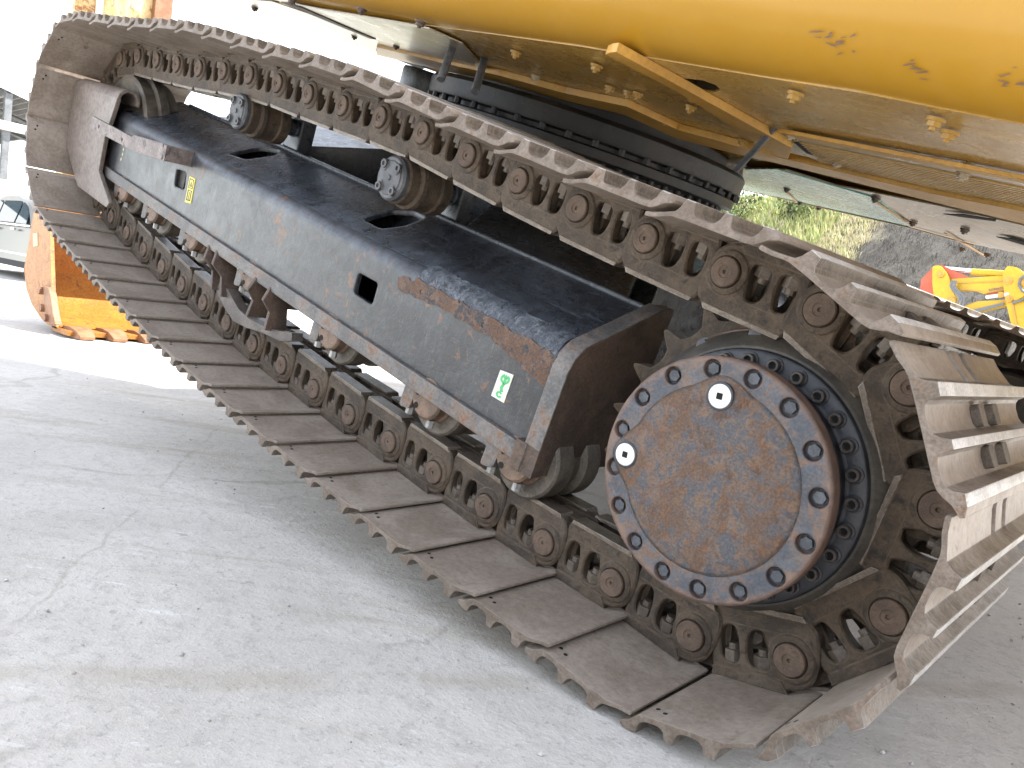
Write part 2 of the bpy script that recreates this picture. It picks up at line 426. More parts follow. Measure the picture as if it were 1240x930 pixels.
for i in range(2600):
    d = random.random() ** 1.6
    x = -.6 + 4.5 * d + random.uniform(-1, 1) * .8; y = -.9 + random.uniform(-.8, 2.4) * (.6 + d)
    if random.random() < .45 or (x + .59) ** 2 + (y - 1.31) ** 2 < .2: continue
    s = random.choice((.0015, .002, .0025, .0035, .006)) * random.uniform(.6, 1.2)
    rt = Matrix.Translation((x, y, s * .4)) @ Matrix.Rotation(random.random() * 6, 4, 'Z') @ Matrix.Rotation(random.random(), 4, 'X')
    vs = [rt @ Vector(p) for p in ((s, 0, 0), (0, s*.8, 0), (-s*.9, .1*s, 0), (0, -s*.7, 0), (.1*s, 0, s*.6), (0, 0, -s*.5))]
    gr.add(vs, [(0,1,4),(1,2,4),(2,3,4),(3,0,4),(1,0,5),(2,1,5),(3,2,5),(0,3,5)])
o = gr.obj("gravel", worn("grit", (.3, .28, .25), (.48, .46, .43), None, scale=8, rough=.8, ew=0), recalc=False); o['kind'] = 'stuff'

# ================================================================== the excavator
EX = empty("excavator", "big yellow crawler excavator with rusty tracks, jacked up at the front on its bucket", "excavator")
TH = R(14.5)
MW = Matrix.Translation((0, 0, .41)) @ Matrix.Rotation(-TH, 4, 'Y')      # machine frame: X forward, Y left, origin at the sprocket
def part(name, mb, mats, smooth=None, M=None, parent=EX, label=None):
    o = mb.obj(name, mats, parent, MW @ M if M is not None else MW, smooth)
    if label: o['label'] = label
    return o
def sub(name, mb, mats, parent, smooth=None, M=None):
    return mb.obj(name, mats, parent, M, smooth)
YC = -.07          # centre plane of the near track
NODES = [(-0.0111, 0.3221), (-0.1906, 0.2599), (-0.3039, 0.1073), (-0.3116, -0.0825), (-0.2109, -0.2437), (-0.037, -0.3202), (0.1527, -0.3301), (0.3414, -0.3524), (0.5306, -0.3705), (0.7201, -0.3838), (0.9098, -0.3947), (1.0994, -0.406), (1.2893, -0.4124), (1.4793, -0.4166), (1.6692, -0.4211), (1.8592, -0.4211), (2.0492, -0.4176), (2.2392, -0.4137), (2.4291, -0.4075), (2.6188, -0.3975), (2.8084, -0.3845), (2.9976, -0.3678), (3.1867, -0.3448), (3.3357, -0.2264), (3.3965, -0.0462), (3.3496, 0.1382), (3.2101, 0.2676), (3.0238, 0.3048), (2.8341, 0.3155), (2.6445, 0.3273), (2.4551, 0.3423), (2.266, 0.3611), (2.0768, 0.3781), (1.8868, 0.3826), (1.6968, 0.3815), (1.5068, 0.3825), (1.3169, 0.3863), (1.1269, 0.3837), (0.9376, 0.3675), (0.7481, 0.3527), (0.5585, 0.3404), (0.3687, 0.3316), (0.1788, 0.3256)]
N = len(NODES)
def link_matrix(i, y=0.0):
    a, b = NODES[i], NODES[(i + 1) % N]
    d = Vector((b[0]-a[0], 0, b[1]-a[1])).normalized()
    z = d.cross(Vector((0, 1, 0)))
    return Matrix(((d.x, 0, z.x, a[0]), (0, 1, 0, y), (d.z, 0, z.z, a[1]), (0, 0, 0, 1)))

# ---- shoe: profile in (u along the chain, z towards the inside; negative = outside)
HALF = .313
prof_in = [(-.048, -.0500), (-.044, -.0492), (-.024, -.0535), (-.008, -.0598), (.002, -.0620), (.030, -.0628), (.134, -.0618), (.148, -.0635), (.158, -.069), (.168, -.0765), (.184, -.0815)]
prof_out = [(.1845, -.0870), (.1715, -.0940), (.1555, -.0950), (.1510, -.0820), (.1450, -.0745), (.1360, -.0713), (.1180, -.0710), (.1080, -.0735), (.1035, -.0790), (.1010, -.0945), (.0885, -.0950),
            (.0840, -.0820), (.0780, -.0742), (.0690, -.0711), (.0510, -.0709), (.0410, -.0734), (.0360, -.0790), (.0338, -.0940), (.0158, -.0950), (.0110, -.0800), (.0050, -.0715), (-.004, -.0680), (-.014, -.0645), (-.030, -.0590), (-.0475, -.0560)]
SP = prof_in + prof_out
sh = MB()
n = len(SP)
slots = [(-.128, -.098), (-.050, -.020)]      # two mud holes at the lip, cut as gaps of the lip strip
def shoe_mesh():
    m = MB()
    # whole profile in Y segments so that the lip can be notched at the slots; grousers taper in a little at their ends
    def row(y, notch, tip):
        P = []
        for (u, z) in SP:
            if notch and u < .006: u = .006 + u * .02
            zz = z
            if tip and z < -.0745 and u < .18: zz = -.0745 + (z + .0745) * tip
            P.append((u, y, zz))
        return P
    e0, e1 = YC - HALF, YC + HALF
    rows = [row(e0, False, .75), row(e0 + .008, False, 1)]
    for a, b in slots:
        rows += [row(a - .007, False, 1), row(a - .0008, False, 1), row(a, True, 1), row(b, True, 1), row(b + .0008, False, 1), row(b + .007, False, 1)]
    rows += [row(e1 - .004, False, 1), row(e1, False, .93)]
    nn = len(SP)
    vs = [p for r in rows for p in r]; 
    for k in range(len(rows) - 1):
        for i in range(nn):
            j = (i + 1) % nn
            tipz = min(SP[i][1], SP[j][1]) < -.0745 and i >= len(prof_in)
            m.mi = (4 if max(SP[i][1], SP[j][1]) < -.090 else 1) if tipz and SP[i][0] < .18 else 0
            m.add([vs[k*nn+i], vs[k*nn+j], vs[(k+1)*nn+j], vs[(k+1)*nn+i]], [(0, 1, 2, 3)])
    m.mi = 0
    m.mi = 3
    for r, s in ((rows[0], 1), (rows[-1], -1)):
        tr = tessellate_polygon([[Vector((p[0], p[2], 0)) for p in r]])
        m.add(r, [tuple(t) for t in tr])
    # black discs on the inside paint the dark of small punched dimples
    m.mi = 2
    for (u, y) in ((.135, .205), (.118, .212)):
        m.prism(ngon(.0042, 8, 0, (u, y)), -.0616, -.064, lambda p, q, a: (p, q, a))
    return m.mesh("track_shoe", [M_shoe, M_grouser, M_hole_shade, M_edge, M_tip], 28)
ME_shoe = shoe_mesh()
b_ = MB()
b_.prism(roundpoly([(-.017, -.017), (.017, -.017), (.017, .017), (-.017, .017)], .006, 2), -.0715, -.0845, lambda p, q, a: (p, q, a))
ME_bolt = b_.mesh("bolt", M_nut, 30)
# ---- link: outer plate with two windows, pin boss, swept inner end
LO = [(-.018, .0745), (.134, .0745), (.146, .066), (.152, .040), (.153, -.030), (.147, -.060), (.03, -.060), (.010, -.057), (-.018, -.052), (-.038, -.034), (-.047, -.006), (-.048, .035), (-.042, .060)]
LO = roundpoly(LO, .014, 4)
W1 = roundpoly([(.097, -.032), (.131, -.032), (.136, .004), (.130, .031), (.106, .035), (.098, .004)], .014, 4)
W2 = roundpoly([(.037, -.032), (.080, -.032), (.084, .004), (.076, .031), (.052, .037), (.043, .008)], .016, 4)
def inset(P, d):
    n = len(P); o = []
    for i in range(n):
        a, b, c = Vector(P[i-1]), Vector(P[i]), Vector(P[(i+1) % n])
        u, v = (b - a).normalized(), (c - b).normalized()
        nn = Vector((-(u + v).y, (u + v).x)); nn.normalize()
        o.append(tuple(b + nn * d))
    return o
def link_mesh(sgn):
    """sgn=+1: outer strand (face at Y=0); -1: its mirror image"""
    y = lambda v: (v if sgn > 0 else 2 * YC - v)
    m = MB()
    ar = sum(LO[i-1][0]*LO[i][1] - LO[i][0]*LO[i-1][1] for i in range(len(LO)))
    s1 = 1 if ar > 0 else -1
    aw = sum(W1[i-1][0]*W1[i][1] - W1[i][0]*W1[i-1][1] for i in range(len(W1)))
    s2 = 1 if aw > 0 else -1
    # forged plate: chamfered rim round the outside and round both windows
    LI = inset(LO, .005 * s1)
    WA = [inset(w_, -.0035 * s2) for w_ in (W1, W2)]
    loops = [LI] + WA; flat = [p for l in loops for p in l]
    tr = tessellate_polygon([[Vector((p[0], p[1], 0)) for p in l] for l in loops])
    m.add([(p[0], y(-.004), p[1]) for p in flat], [tuple(t) for t in tr])
    for A, B in ((LI, LO), (WA[0], W1), (WA[1], W2)):
        m.loft([[(p[0], y(-.004), p[1]) for p in A], [(p[0], y(-.0075), p[1]) for p in B], [(p[0], y(-.030), p[1]) for p in B]], True, False)
    loops = [LO, W1, W2]; flat = [p for l in loops for p in l]
    tr = tessellate_polygon([[Vector((p[0], p[1], 0)) for p in l] for l in loops])
    m.add([(p[0], y(-.030), p[1]) for p in flat], [tuple(t) for t in tr])
    m.prismY(roundpoly([(.120, .0725), (.214, .0725), (.232, .060), (.240, .020), (.238, -.020), (.227, -.044), (.19, -.056), (.120, -.060), (.125, 0)], .010, 3), y(-.026), y(-.055))
    # foot on which the shoe is bolted
    m.prismY([(.004, -.0615), (.150, -.0615), (.147, -.044), (.018, -.042)], y(-.001), y(-.056))
    # pin boss ring
    m.lathe([(.043, y(-.006)), (.041, y(-.001)), (.036, y(.002)), (.031, y(.002)), (.031, y(-.004))], 24, None, (0, 0), (False, True))
    if sgn > 0:
        m.lathe([(.029, y(-.040)), (.029, 2 * YC + .040)], 16)
    # rail polished by the rollers
    m.mi = 1
    m.prismY([(-.018, .0770), (.136, .0770), (.139, .0690), (-.026, .0670)], y(-.0025), y(-.046))
    m.v = [(p[0], p[1] - sgn * .045 * max(0, p[0] - .02), p[2]) for p in m.v]      # the pin end stands proud of the next link
    return m.mesh("track_link", [M_link, M_rail], 32)
ME_lo, ME_li = link_mesh(1), link_mesh(-1)
p_ = MB(); p_.lathe([(.0285, -.010), (.0285, .0055), (.0265, .008), (.012, .008), (.011, .0065), (.004, .0065), (.003, .003), (0, .003)], 24)
ME_pin = p_.mesh("pin", M_pin, 35)
n_ = MB(); n_.prism(ngon(.0180, 6), -.052, -.0125, lambda p, q, a: (p, q, a)); n_.rod((0, 0, -.0125), (0, 0, -.002), .0095, 10)
ME_nut = n_.mesh("nut", M_nut, 35)

SHADE = {}
for i in range(N):
    L = MW @ link_matrix(i)
    s = put("track_shoe", ME_shoe, EX, L)
    for u in (.060, .122):
        for y in (-.020, -.120):
            put("bolt", ME_bolt, s, Matrix.Translation((u, y, 0)))
    o = put("track_link", ME_lo, EX, L)
    put("pin", ME_pin, o)
    for u in (.059, .116):
        put("nut", ME_nut, o, Matrix.Translation((u, -.027, 0)) @ Matrix.Rotation(random.uniform(0, 1), 4, 'Z'))
    put("track_link", ME_li, EX, L)
YF = -2.38         # the far track runs parallel
for i in range(N):
    L = MW @ link_matrix(i, YF)
    put("track_shoe", ME_shoe, EX, L)
    put("track_link", ME_lo, EX, L)
    put("track_link", ME_li, EX, L)

# ---- sprocket
PH0 = math.atan2(NODES[0][1], NODES[0][0])
def sprocket_loop():
    P = []
    for k in range(21):
        a = PH0 + k * 2 * math.pi / 21
        st = 2 * math.pi / 21
        for t, r in ((-.30, .2945), (-.15, .289), (0, .2875), (.15, .289), (.30, .2945), (.38, .312), (.455, .328), (.5, .3305), (.545, .328), (.62, .312)):
            P.append((r * math.cos(a + t * st), r * math.sin(a + t * st)))
    return P
for yy, nm in ((0, 1), (YF, 0)):
    m = MB(); m.prismY(sprocket_loop(), yy - .045, yy - .095, [ngon(.20, 40)])
    spk = part("sprocket", m, M_link, 25)
    m = MB(); m.lathe([(.20, yy - .048), (.266, yy - .048), (.270, yy - .040), (.266, yy - .034), (.20, yy - .034)], 72)
    sub("sprocket_flange", m, M_hubblue if nm else M_dark, spk, 30)
    if nm:
        for k in range(15):
            a = PH0 + R(25.6) + k * 2 * math.pi / 15
            m = MB(); m.prismY(ngon(.0135, 6, k), -.036, -.017); m.lathe([(.018, -.036), (.018, -.031), (.012, -.031)], 16)
            sub("bolt", m, M_bolt, spk, 30, Matrix.Translation((.2530 * math.cos(a), 0, .2530 * math.sin(a))))
# ---- final drive
HX, HZ = .006, -.001
HM = Matrix.Translation((HX, 0, HZ))
m = MB(); m.lathe([(.190, -.060), (.229, -.050), (.229, .004), (.226, .010), (.221, .0125), (.198, .0135), (.194, .016), (.193, .030), (.199, .060), (.203, .084), (.190, .086)], 96)
fd = part("final_drive", m, M_casing, 28, HM)
m = MB(); m.lathe([(.150, -.62), (.24, -.60), (.25, -.20), (.20, -.10)], 48)
sub("drive_housing", m, M_dark, fd, 30)
m = MB(); m.lathe([(.228, -.055), (.262, -.052), (.263, -.034), (.259, -.022), (.243, -.006), (.233, .001), (.2285, .001)], 96, None, (0, 0), (False, False))
sub("drum", m, M_drumbrown, fd, 30)
for k in range(28):
    a = math.pi - R(80.1 + (k - 3) * 360 / 28)
    m = MB(); m.lathe([(.0112, .012), (.0115, .0255), (.0105, .0275), (.0070, .0275), (.0066, .0215), (.0, .0215)], 16)
    m.mi = 1; m.lathe([(.0150, .012), (.0150, .0155), (.0112, .0155)], 16, None, (0, 0), (True, False))
    m.mi = 2; m.prismY(ngon(.0064, 6), .0216, .0219)
    sub("socket_bolt", m, [M_socket, M_casing, M_hole_shade], fd, 35, Matrix.Translation((.2085 * math.cos(a), 0, .2085 * math.sin(a))))
BA = [-0.375, 0.012, 0.403, 0.796, 1.201, 1.596, 1.999, 2.405, 2.789, -3.091, -2.691, -2.306, -1.910, -1.525, -1.138, -0.756]
cov = MB()
rc = .2105
cov.prismY(ngon(rc - .003, 96), .1145, .1155, [ngon(.0165, 18, 0, (.1885*math.cos(a), .1885*math.sin(a))) for a in BA])
front_holes = [ngon(.0165, 18, 0, (.1885*math.cos(a), .1885*math.sin(a))) for a in BA]
cov = MB(); cov.prismY(ngon(rc - .0035, 96), .1035, .116, front_holes)
cov.lathe([(rc - .008, .085), (rc, .087), (rc, .1125), (rc - .0012, .1152), (rc - .004, .1158)], 96, None, (0, 0), (True, False))
cov.lathe([(.0, .1025), (rc - .004, .1025), (rc - .004, .086), (0, .086)], 64)
cover = part("hub_cover", cov, M_hubblue, 30, HM)
PL = [(0.1442, 1.347), (0.1610, -0.212)]
def lobe(t):
    r = .152
    for pr, pa in PL:
        d = abs((t - pa + math.pi) % (2 * math.pi) - math.pi)
        r = max(r, (pr + .030) * math.exp(-(d / .30) ** 4) if d < .5 else 0)
    return r
NS = 144
raw = [lobe(2*math.pi*i/NS) for i in range(NS)]
rr = [sum(raw[(i + j) % NS] for j in range(-4, 5)) / 9 for i in range(NS)]
def ringrow(off, y, f=1.0):
    return [((rr[i] + off) * f * math.cos(2*math.pi*i/NS), y, (rr[i] + off) * f * math.sin(2*math.pi*i/NS)) for i in range(NS)]
def rim_wear(mat):
    nt_ = mat.node_tree; b = nt_.nodes["Principled BSDF"]
    src = b.inputs["Base Color"].links[0].from_socket
    k = NT.__new__(NT); k.m = mat; k.t = nt_; k.b = b
    sp = k.n("SeparateXYZ"); k.l(k.coords(False), sp.inputs[0])
    r2 = k.math('SQRT', k.math('ADD', k.math('MULTIPLY', sp.outputs[0], sp.outputs[0]), k.math('MULTIPLY', sp.outputs[2], sp.outputs[2])))
    nz = k.noise(k.coords(False), 24, 8, .75)
    rr_ = k.math('ADD', r2, k.math('MULTIPLY', k.math('SUBTRACT', nz, .5), .075))
    f = k.ramp(rr_, .192, .208)
    k.set("Base Color", k.mix(k.math('MULTIPLY', f, .85), src, k.mix(k.ramp(nz, .4, .6), (.13, .076, .052), (.18, .117, .086))))
rim_wear(M_hubblue)
m = MB(); m.loft([ringrow(.011, .1161), ringrow(.006, .1168), ringrow(0, .1182), ringrow(-.006, .1203), ringrow(-.013, .1224), ringrow(-.021, .1238), ringrow(-.032, .1246), ringrow(0, .1255, .5), ringrow(0, .1257, .1)], True, True)
sub("raised_face", m, M_hubrust, cover, 40)
for a in BA:
    m = MB(); m.prismY(ngon(.0106, 6, a), .102, .1120); m.lathe([(.0135, .102), (.0135, .1045), (.0105, .1045)], 16)
    sub("bolt", m, M_bolt, cover, 30, Matrix.Translation((.1885*math.cos(a), 0, .1885*math.sin(a))))
for pr, pa in PL:
    m = MB(); m.lathe([(.0205, .118), (.0205, .1262), (.0195, .1268), (0.0, .1268)], 32)
    m.mi = 1; m.prismY(rrect(-.0055, .0055, -.0055, .0055, .001, 1), .1266, .1272)
    m.mi = 2; m.lathe([(.0245, .118), (.0245, .1263), (.0235, .1266), (.0206, .1264), (.0206, .118)], 32)
    sub("drain_plug", m, [M_plug, M_hole_shade, M_casing], cover, 30, Matrix.Translation((pr*math.cos(pa), 0, pr*math.sin(pa))) @ Matrix.Rotation(.2, 4, 'Y'))

# ---- idler
IX, IZ = 3.0607, -0.0333
for yy in (0, YF):
    m = MB(); m.lathe([(.06, yy + .01), (.07, yy - .0), (.20, yy - .012), (.235, yy + .0), (.253, yy - .004), (.255, yy - .012), (.255, yy - .050), (.272, yy - .054), (.272, yy - .088), (.255, yy - .092), (.255, yy - .135), (.235, yy - .14), (.07, yy - .14)], 72, None, (IX, IZ))
    part("idler", m, M_roller, 30)
    m = MB(); m.rod((IX, yy + .05, IZ), (IX, yy - .19, IZ), .05, 20); m.box(IX - .75, IX + .08, yy + .018, yy + .036, IZ - .07, IZ + .07); m.box(IX - .75, IX + .08, yy - .195, yy - .17, IZ - .07, IZ + .07)
    part("idler_yoke", m, M_dark, 30)

# ---- near track frame
XF0, XF1 = .405, 3.02
YS = .050
holes = [roundpoly([(1.167, -0.0118), (1.0712, -0.0105), (1.0717, -0.0729), (1.1665, -0.0714)], .012), roundpoly([(2.3664, -0.0179), (2.2774, -0.0085), (2.2659, -0.0718), (2.3563, -0.0798)], .014)]
m = MB()
m.prismY([(XF0, -.165), (XF1, -.165), (XF1, .038), (XF0, .038)], YS, YS - .016, holes)
rows = []
for t in range(7):
    a = R(90 * t / 6 * (68 / 90))
    rows.append([(x, YS - .045 + .045 * math.cos(a), .038 + .045 * math.sin(a)) for x in (XF0, XF1)])
for t in range(6, -1, -1):
    a = R(90 * t / 6 * (68 / 90))
    rows.append([(x, YS - .045 + .031 * math.cos(a), .038 + .031 * math.sin(a)) for x in (XF0, XF1)])
m.loft([[r[0] for r in rows], [r[1] for r in rows]], True, True)
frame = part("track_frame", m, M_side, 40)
# sloping top plate with two openings
y0, z0 = YS - .045 + .045 * math.cos(R(68)), .038 + .045 * math.sin(R(68))
SL = math.tan(R(22)) * 0 + (.178 - z0) / (y0 + .20)
def topf(p, q, a): return (p, q, z0 + (y0 - q) * SL - .001 + a)
th = [roundpoly([(2.1715, -0.027), (2.1686, -0.1457), (2.0924, -0.1793), (2.0428, -0.1353), (2.0627, -0.0432)], .015), roundpoly([(1.3269, -0.0358), (1.3316, -0.1354), (1.2812, -0.1755), (1.2167, -0.1709), (1.2063, -0.0901), (1.2304, -0.0324)], .015)]
m = MB(); m.prism([(XF0, y0), (XF1, y0), (XF1, -.2), (XF0, -.2)], 0, -.014, topf, th)
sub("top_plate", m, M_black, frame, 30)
m = MB(); m.box(XF0, XF1, -.2, -.19, -.19, .172); m.box(XF0, XF1, -.19, YS - .02, -.19, -.175)
m.prism([(.9, y0 - .03), (2.2, y0 - .03), (2.2, -.19), (.9, -.19)], -.11, -.12, topf)
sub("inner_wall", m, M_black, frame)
m = MB(); m.box(XF0 + .03, XF1 + .02, .02, .062, -.2015, -.160); 
sub("bottom_flange", m, M_flange, frame)
m = MB(); m.rod((XF0, -.197, .178), (XF1 - .1, -.197, .178), .007, 8)
sub("weld_seam", m, M_black, frame, 60)
ep = [(.066, -.215), (.066, .030), (.058, .058), (.035, .085), (.0, .1), (-.2, .19), (-.24, .195), (-.24, -.205), (-.10, -.205)]
m = MB(); m.prismX(ep, XF0 - .016, XF0 + .020)
m.box(XF0 + .018, XF0 + .05, .045, .070, -.215, -.150)
sub("end_plate", m, M_brown, frame)
m = MB(); m.loft([[(XF0 - .015, .0665, -.15), (XF0 - .015, .0665, .03), (XF0 - .015, .058, .06), (XF0 - .015, .036, .0865), (XF0 - .015, -.02, .111), (XF0 - .015, -.2, .1925)],
                  [(XF0 + .028, .0665, -.15), (XF0 + .028, .0665, .03), (XF0 + .028, .058, .06), (XF0 + .028, .036, .0865), (XF0 + .028, -.02, .111), (XF0 + .028, -.2, .1925)]], False, False)
sub("edge_rim", m, M_flange, frame, 40)
# torn rusty strip under the bend with its ragged edge, holes and a slit
top = []; random.seed(3)
x = .985
while x > .43:
    top.append((x, .050 + random.uniform(-.006, .004) - (.007 if .93 < x else 0))); x -= random.uniform(.006, .017)
bot = [(.43, -.030), (.47, -.022), (.55, -.006), (.62, .008), (.72, .012), (.82, .016), (.92, .006), (.99, .002), (1.0, .028)]
bt = []
for (xa, za), (xb, zb) in zip(bot[:-1], bot[1:]):
    for q in range(5):
        bt.append((xa + (xb - xa) * q / 5 + random.uniform(-.004, .004), za + (zb - za) * q / 5 + random.uniform(-.0045, .0045)))
bot = bt + [bot[-1]]
m = MB(); m.prismY(bot + top, YS - .004, YS + .0022, [ngon(.0065, 10, 0, (.9, .026)), ngon(.0065, 10, 0, (.668, .028))])
sub("torn_rust_strip", m, M_rust, frame)
m = MB(); rows = []
nn = 90
for j, (yo, zo, jit) in enumerate(((.050, .045, .0015), (.0475, .055, .0015), (.037, .074, .002), (.018, .0845, .002), (.002, .091, .006))):
    row_ = []
    for i in range(nn):
        xx = .93 - (.93 - .445) * i / (nn - 1)
        row_.append((xx, yo + random.uniform(-jit, jit) - (.02 * math.sin(i * .21) * math.sin(i * .057 + 1) if j == 4 else 0), zo + random.uniform(-jit, jit) * .2 + (.0022 if j < 4 else .0008)))
    rows.append(row_)
m.loft(rows, False, False)
sub("frayed_edge", m, M_fray, frame, 50)
# stickers and paint marks
m = MB(); q = [(2.245, -0.0158), (2.1997, -0.0147), (2.196, -0.1024), (2.2429, -0.1091)]
m.prismY(q, YS, YS + .002); m.mi = 1
cx = sum(p[0] for p in q) / 4
def onq(u, v):
    a = Vector(q[0]).lerp(Vector(q[1]), u); b = Vector(q[3]).lerp(Vector(q[2]), u); return tuple(a.lerp(b, v))
for u0, u1, v0, v1 in ((.12, .88, .06, .10), (.12, .88, .40, .43), (.12, .22, .08, .42), (.78, .88, .08, .42), (.15, .85, .5, .53), (.15, .3, .5, .9), (.45, .55, .56, .9), (.7, .85, .5, .9), (.15, .85, .88, .92)):
    m.prismY([onq(u0, v0), onq(u1, v0), onq(u1, v1), onq(u0, v1)], YS + .002, YS + .0026)
m.prismY([onq(.3, .36), onq(.5, .16), onq(.7, .36)], YS + .002, YS + .0026, [[onq(.42, .32), onq(.5, .23), onq(.58, .32)]])
sub("warning_sticker", m, [M_sty, M_ink], frame)
q = [(0.5765, -0.0435), (0.5358, -0.0379), (0.5365, -0.106), (0.5783, -0.1069)]
m = MB(); m.prismY(q, YS, YS + .002); m.mi = 1
def ringq(cu, cv, r1, r2, a0=0, a1=360, k=20):
    P = []
    for i in range(k + 1):
        a = R(a0 + (a1 - a0) * i / k); P.append((cu + r1 * math.cos(a), cv + r1 * .52 * math.sin(a)))
    for i in range(k, -1, -1):
        a = R(a0 + (a1 - a0) * i / k); P.append((cu + r2 * math.cos(a), cv + r2 * .52 * math.sin(a)))
    return [onq(*p) for p in P]
for c in ((.55, .24, .34, .20, -60, 250), (.50, .82, .22, .10, 20, 330)):
    m.prismY(ringq(*c), YS + .002, YS + .0028)
m.prismY([onq(.48, .20), onq(.66, .20), onq(.66, .34), onq(.48, .34)], YS + .002, YS + .0028)
m.prismY([onq(.38, .21), onq(.57, .08), onq(.76, .21)], YS + .002, YS + .0028)
m.prismY([onq(.50, .38), onq(.68, .40), onq(.58, .56), onq(.72, .68), onq(.50, .72), onq(.40, .56)], YS + .002, YS + .0028)
sub("arrow_sticker", m, [M_stw, M_green], frame)
m = MB()
for p in [(2.8759, -0.1013), (2.8684, -0.0792), (2.8691, -0.0591), (2.8822, -0.0417), (2.869, -0.022)]:
    m.prismY(ngon(.008, 5, p[0] * 9, p), YS, YS + .0015)
sub("paint_mark", m, M_tan, frame)
# ---- step bracket at the front of the frame
m = MB(); m.prismY([(3.003, 0.0275), (2.5698, 0.0322), (2.5457, 0.0431), (2.2914, 0.0678), (2.2712, 0.0146), (2.5027, -0.0116), (2.9788, -0.0211)], .132, .144, [ngon(.008, 10, 0, p) for p in [(2.9035, 0.0025), (2.6514, 0.0037)]])
a = [(2.2914, 0.0678), (2.2712, 0.0146)]
m.box(a[1][0] - .012, a[1][0] + .01, .045, .144, a[1][1], a[0][1])
m.box(2.60, 2.63, .045, .133, -.015, .03)
part("step_bracket", m, worn("worn_bracket", (.15, .12, .11), (.24, .19, .17), (.05, .045, .045), (.5, .62), scale=8, rough=.6, ew=.004, edge=(.36, .3, .26)), 30)
# ---- front guard plate
gp = [(3.4176, 0.0916), (3.4238, -0.0769), (3.4113, -0.1708), (3.1915, -0.3002), (2.835, -0.2986), (2.814, -0.2736), (2.9819, -0.1838), (2.9792, -0.0448), (2.9187, 0.1264)]
m = MB(); m.prismY(gp, .074, .09)
tl, tr_ = gp[0], gp[-1]
rows = []
for t in range(9):
    a = R(200 * t / 8)
    rows.append([(tl[0] - .02 * t / 8, .09 - .045 + .045 * math.cos(a), tl[1] + .045 * math.sin(a)), (tr_[0], .09 - .045 + .045 * math.cos(a), tr_[1] + .045 * math.sin(a))])
for t in range(8, -1, -1):
    a = R(200 * t / 8)
    rows.append([(tl[0] - .02 * t / 8, .09 - .045 + .033 * math.cos(a), tl[1] + .033 * math.sin(a)), (tr_[0], .09 - .045 + .033 * math.cos(a), tr_[1] + .033 * math.sin(a))])
m.loft([[r[0] for r in rows], [r[1] for r in rows]], True, True)
part("front_guard", m, worn("pinkish_worn_steel", (.155, .122, .104), (.21, .172, .15), (.16, .16, .17), (.58, .7), scale=4, rough=.5, bump=.2, ew=.008, edge=(.32, .29, .2)), 35)

# ---- track rollers
RX = (.46, .775, 1.222, 1.70, 2.15, 2.50, 2.81)
for j, x in enumerate(RX):
    for yy in (0, YF):
        m = MB(); m.lathe([(.05, yy + .012), (.088, yy + .010), (.094, yy + .004), (.094, yy - .045), (.078, yy - .05), (.078, yy - .09), (.094, yy - .095), (.094, yy - .144), (.05, yy - .15)], 40)
        r = part("track_roller", m, M_roller, 30, Matrix.Translation((x, 0, -.204)))
        if yy: continue
        m = MB(); m.lathe([(.060, .008), (.060, .016), (.054, .020), (.054, .046), (.048, .052), (0, .052)], 28)
        m.mi = 1; m.prismY(ngon(.008, 8, 0, (.026, -.030)), .0522, .0535); m.prismY(ngon(.006, 8, 0, (.032, .0)), .0522, .0535)
        sub("collar", m, [worn("collar_%d" % j, (.10, .066, .042), (.19, .12, .08), (.20, .07, .035), (.55, .66), scale=16, rough=.6, ew=.004, edge=(.25, .2, .15)), M_hole_shade], r, 30)
        m = MB(); m.prismY(roundpoly([(.040, .010), (.085, .010), (.088, -.060), (.050, -.052)], .01), -.0, .050)
        sub("saddle", m, M_flange, r, 30)
        for dx_, dy_, bz in ((-.02, .032, -.070), (.07, .025, -.074)):
            m = MB(); m.prism(ngon(.011, 6), -.050, bz, lambda p, q, a: (p + dx_, q + dy_, a))
            sub("bolt", m, M_bright, r, 30)
# ---- track guide: two pairs of struts and a channel bar
gx = [(1.894, -0.3154), (1.8143, -0.3513), (1.7377, -0.3719), (1.6499, -0.3609), (1.5647, -0.3415), (1.451, -0.3262), (1.3881, -0.3009), (1.3986, -0.2787), (1.4639, -0.2991), (1.534, -0.3157), (1.6481, -0.3291), (1.7252, -0.3241), (1.812, -0.2924), (1.8767, -0.2859)]
m = MB(); m.prismY(gx, .012, .050)
tg = part("track_guide", m, M_guide, 30)
for (a, b, t, y1) in ((1.975, 1.80, .012, .085), (1.915, 1.72, .012, .085), (1.635, 1.615, .012, .085), (1.545, 1.475, .012, .085)):
    m = MB()
    zt, zb = -.19, -.315
    m.prism([(.0, zt), (.062, zt), (.085, -.23), (.06, -.262), (.072, zb), (.0, zb)], 0, t, lambda p, q, c: (a + (b - a) * (zt - q) / (zt - zb) * .55 + c, p, q))
    sub("strut", m, M_brown, tg)
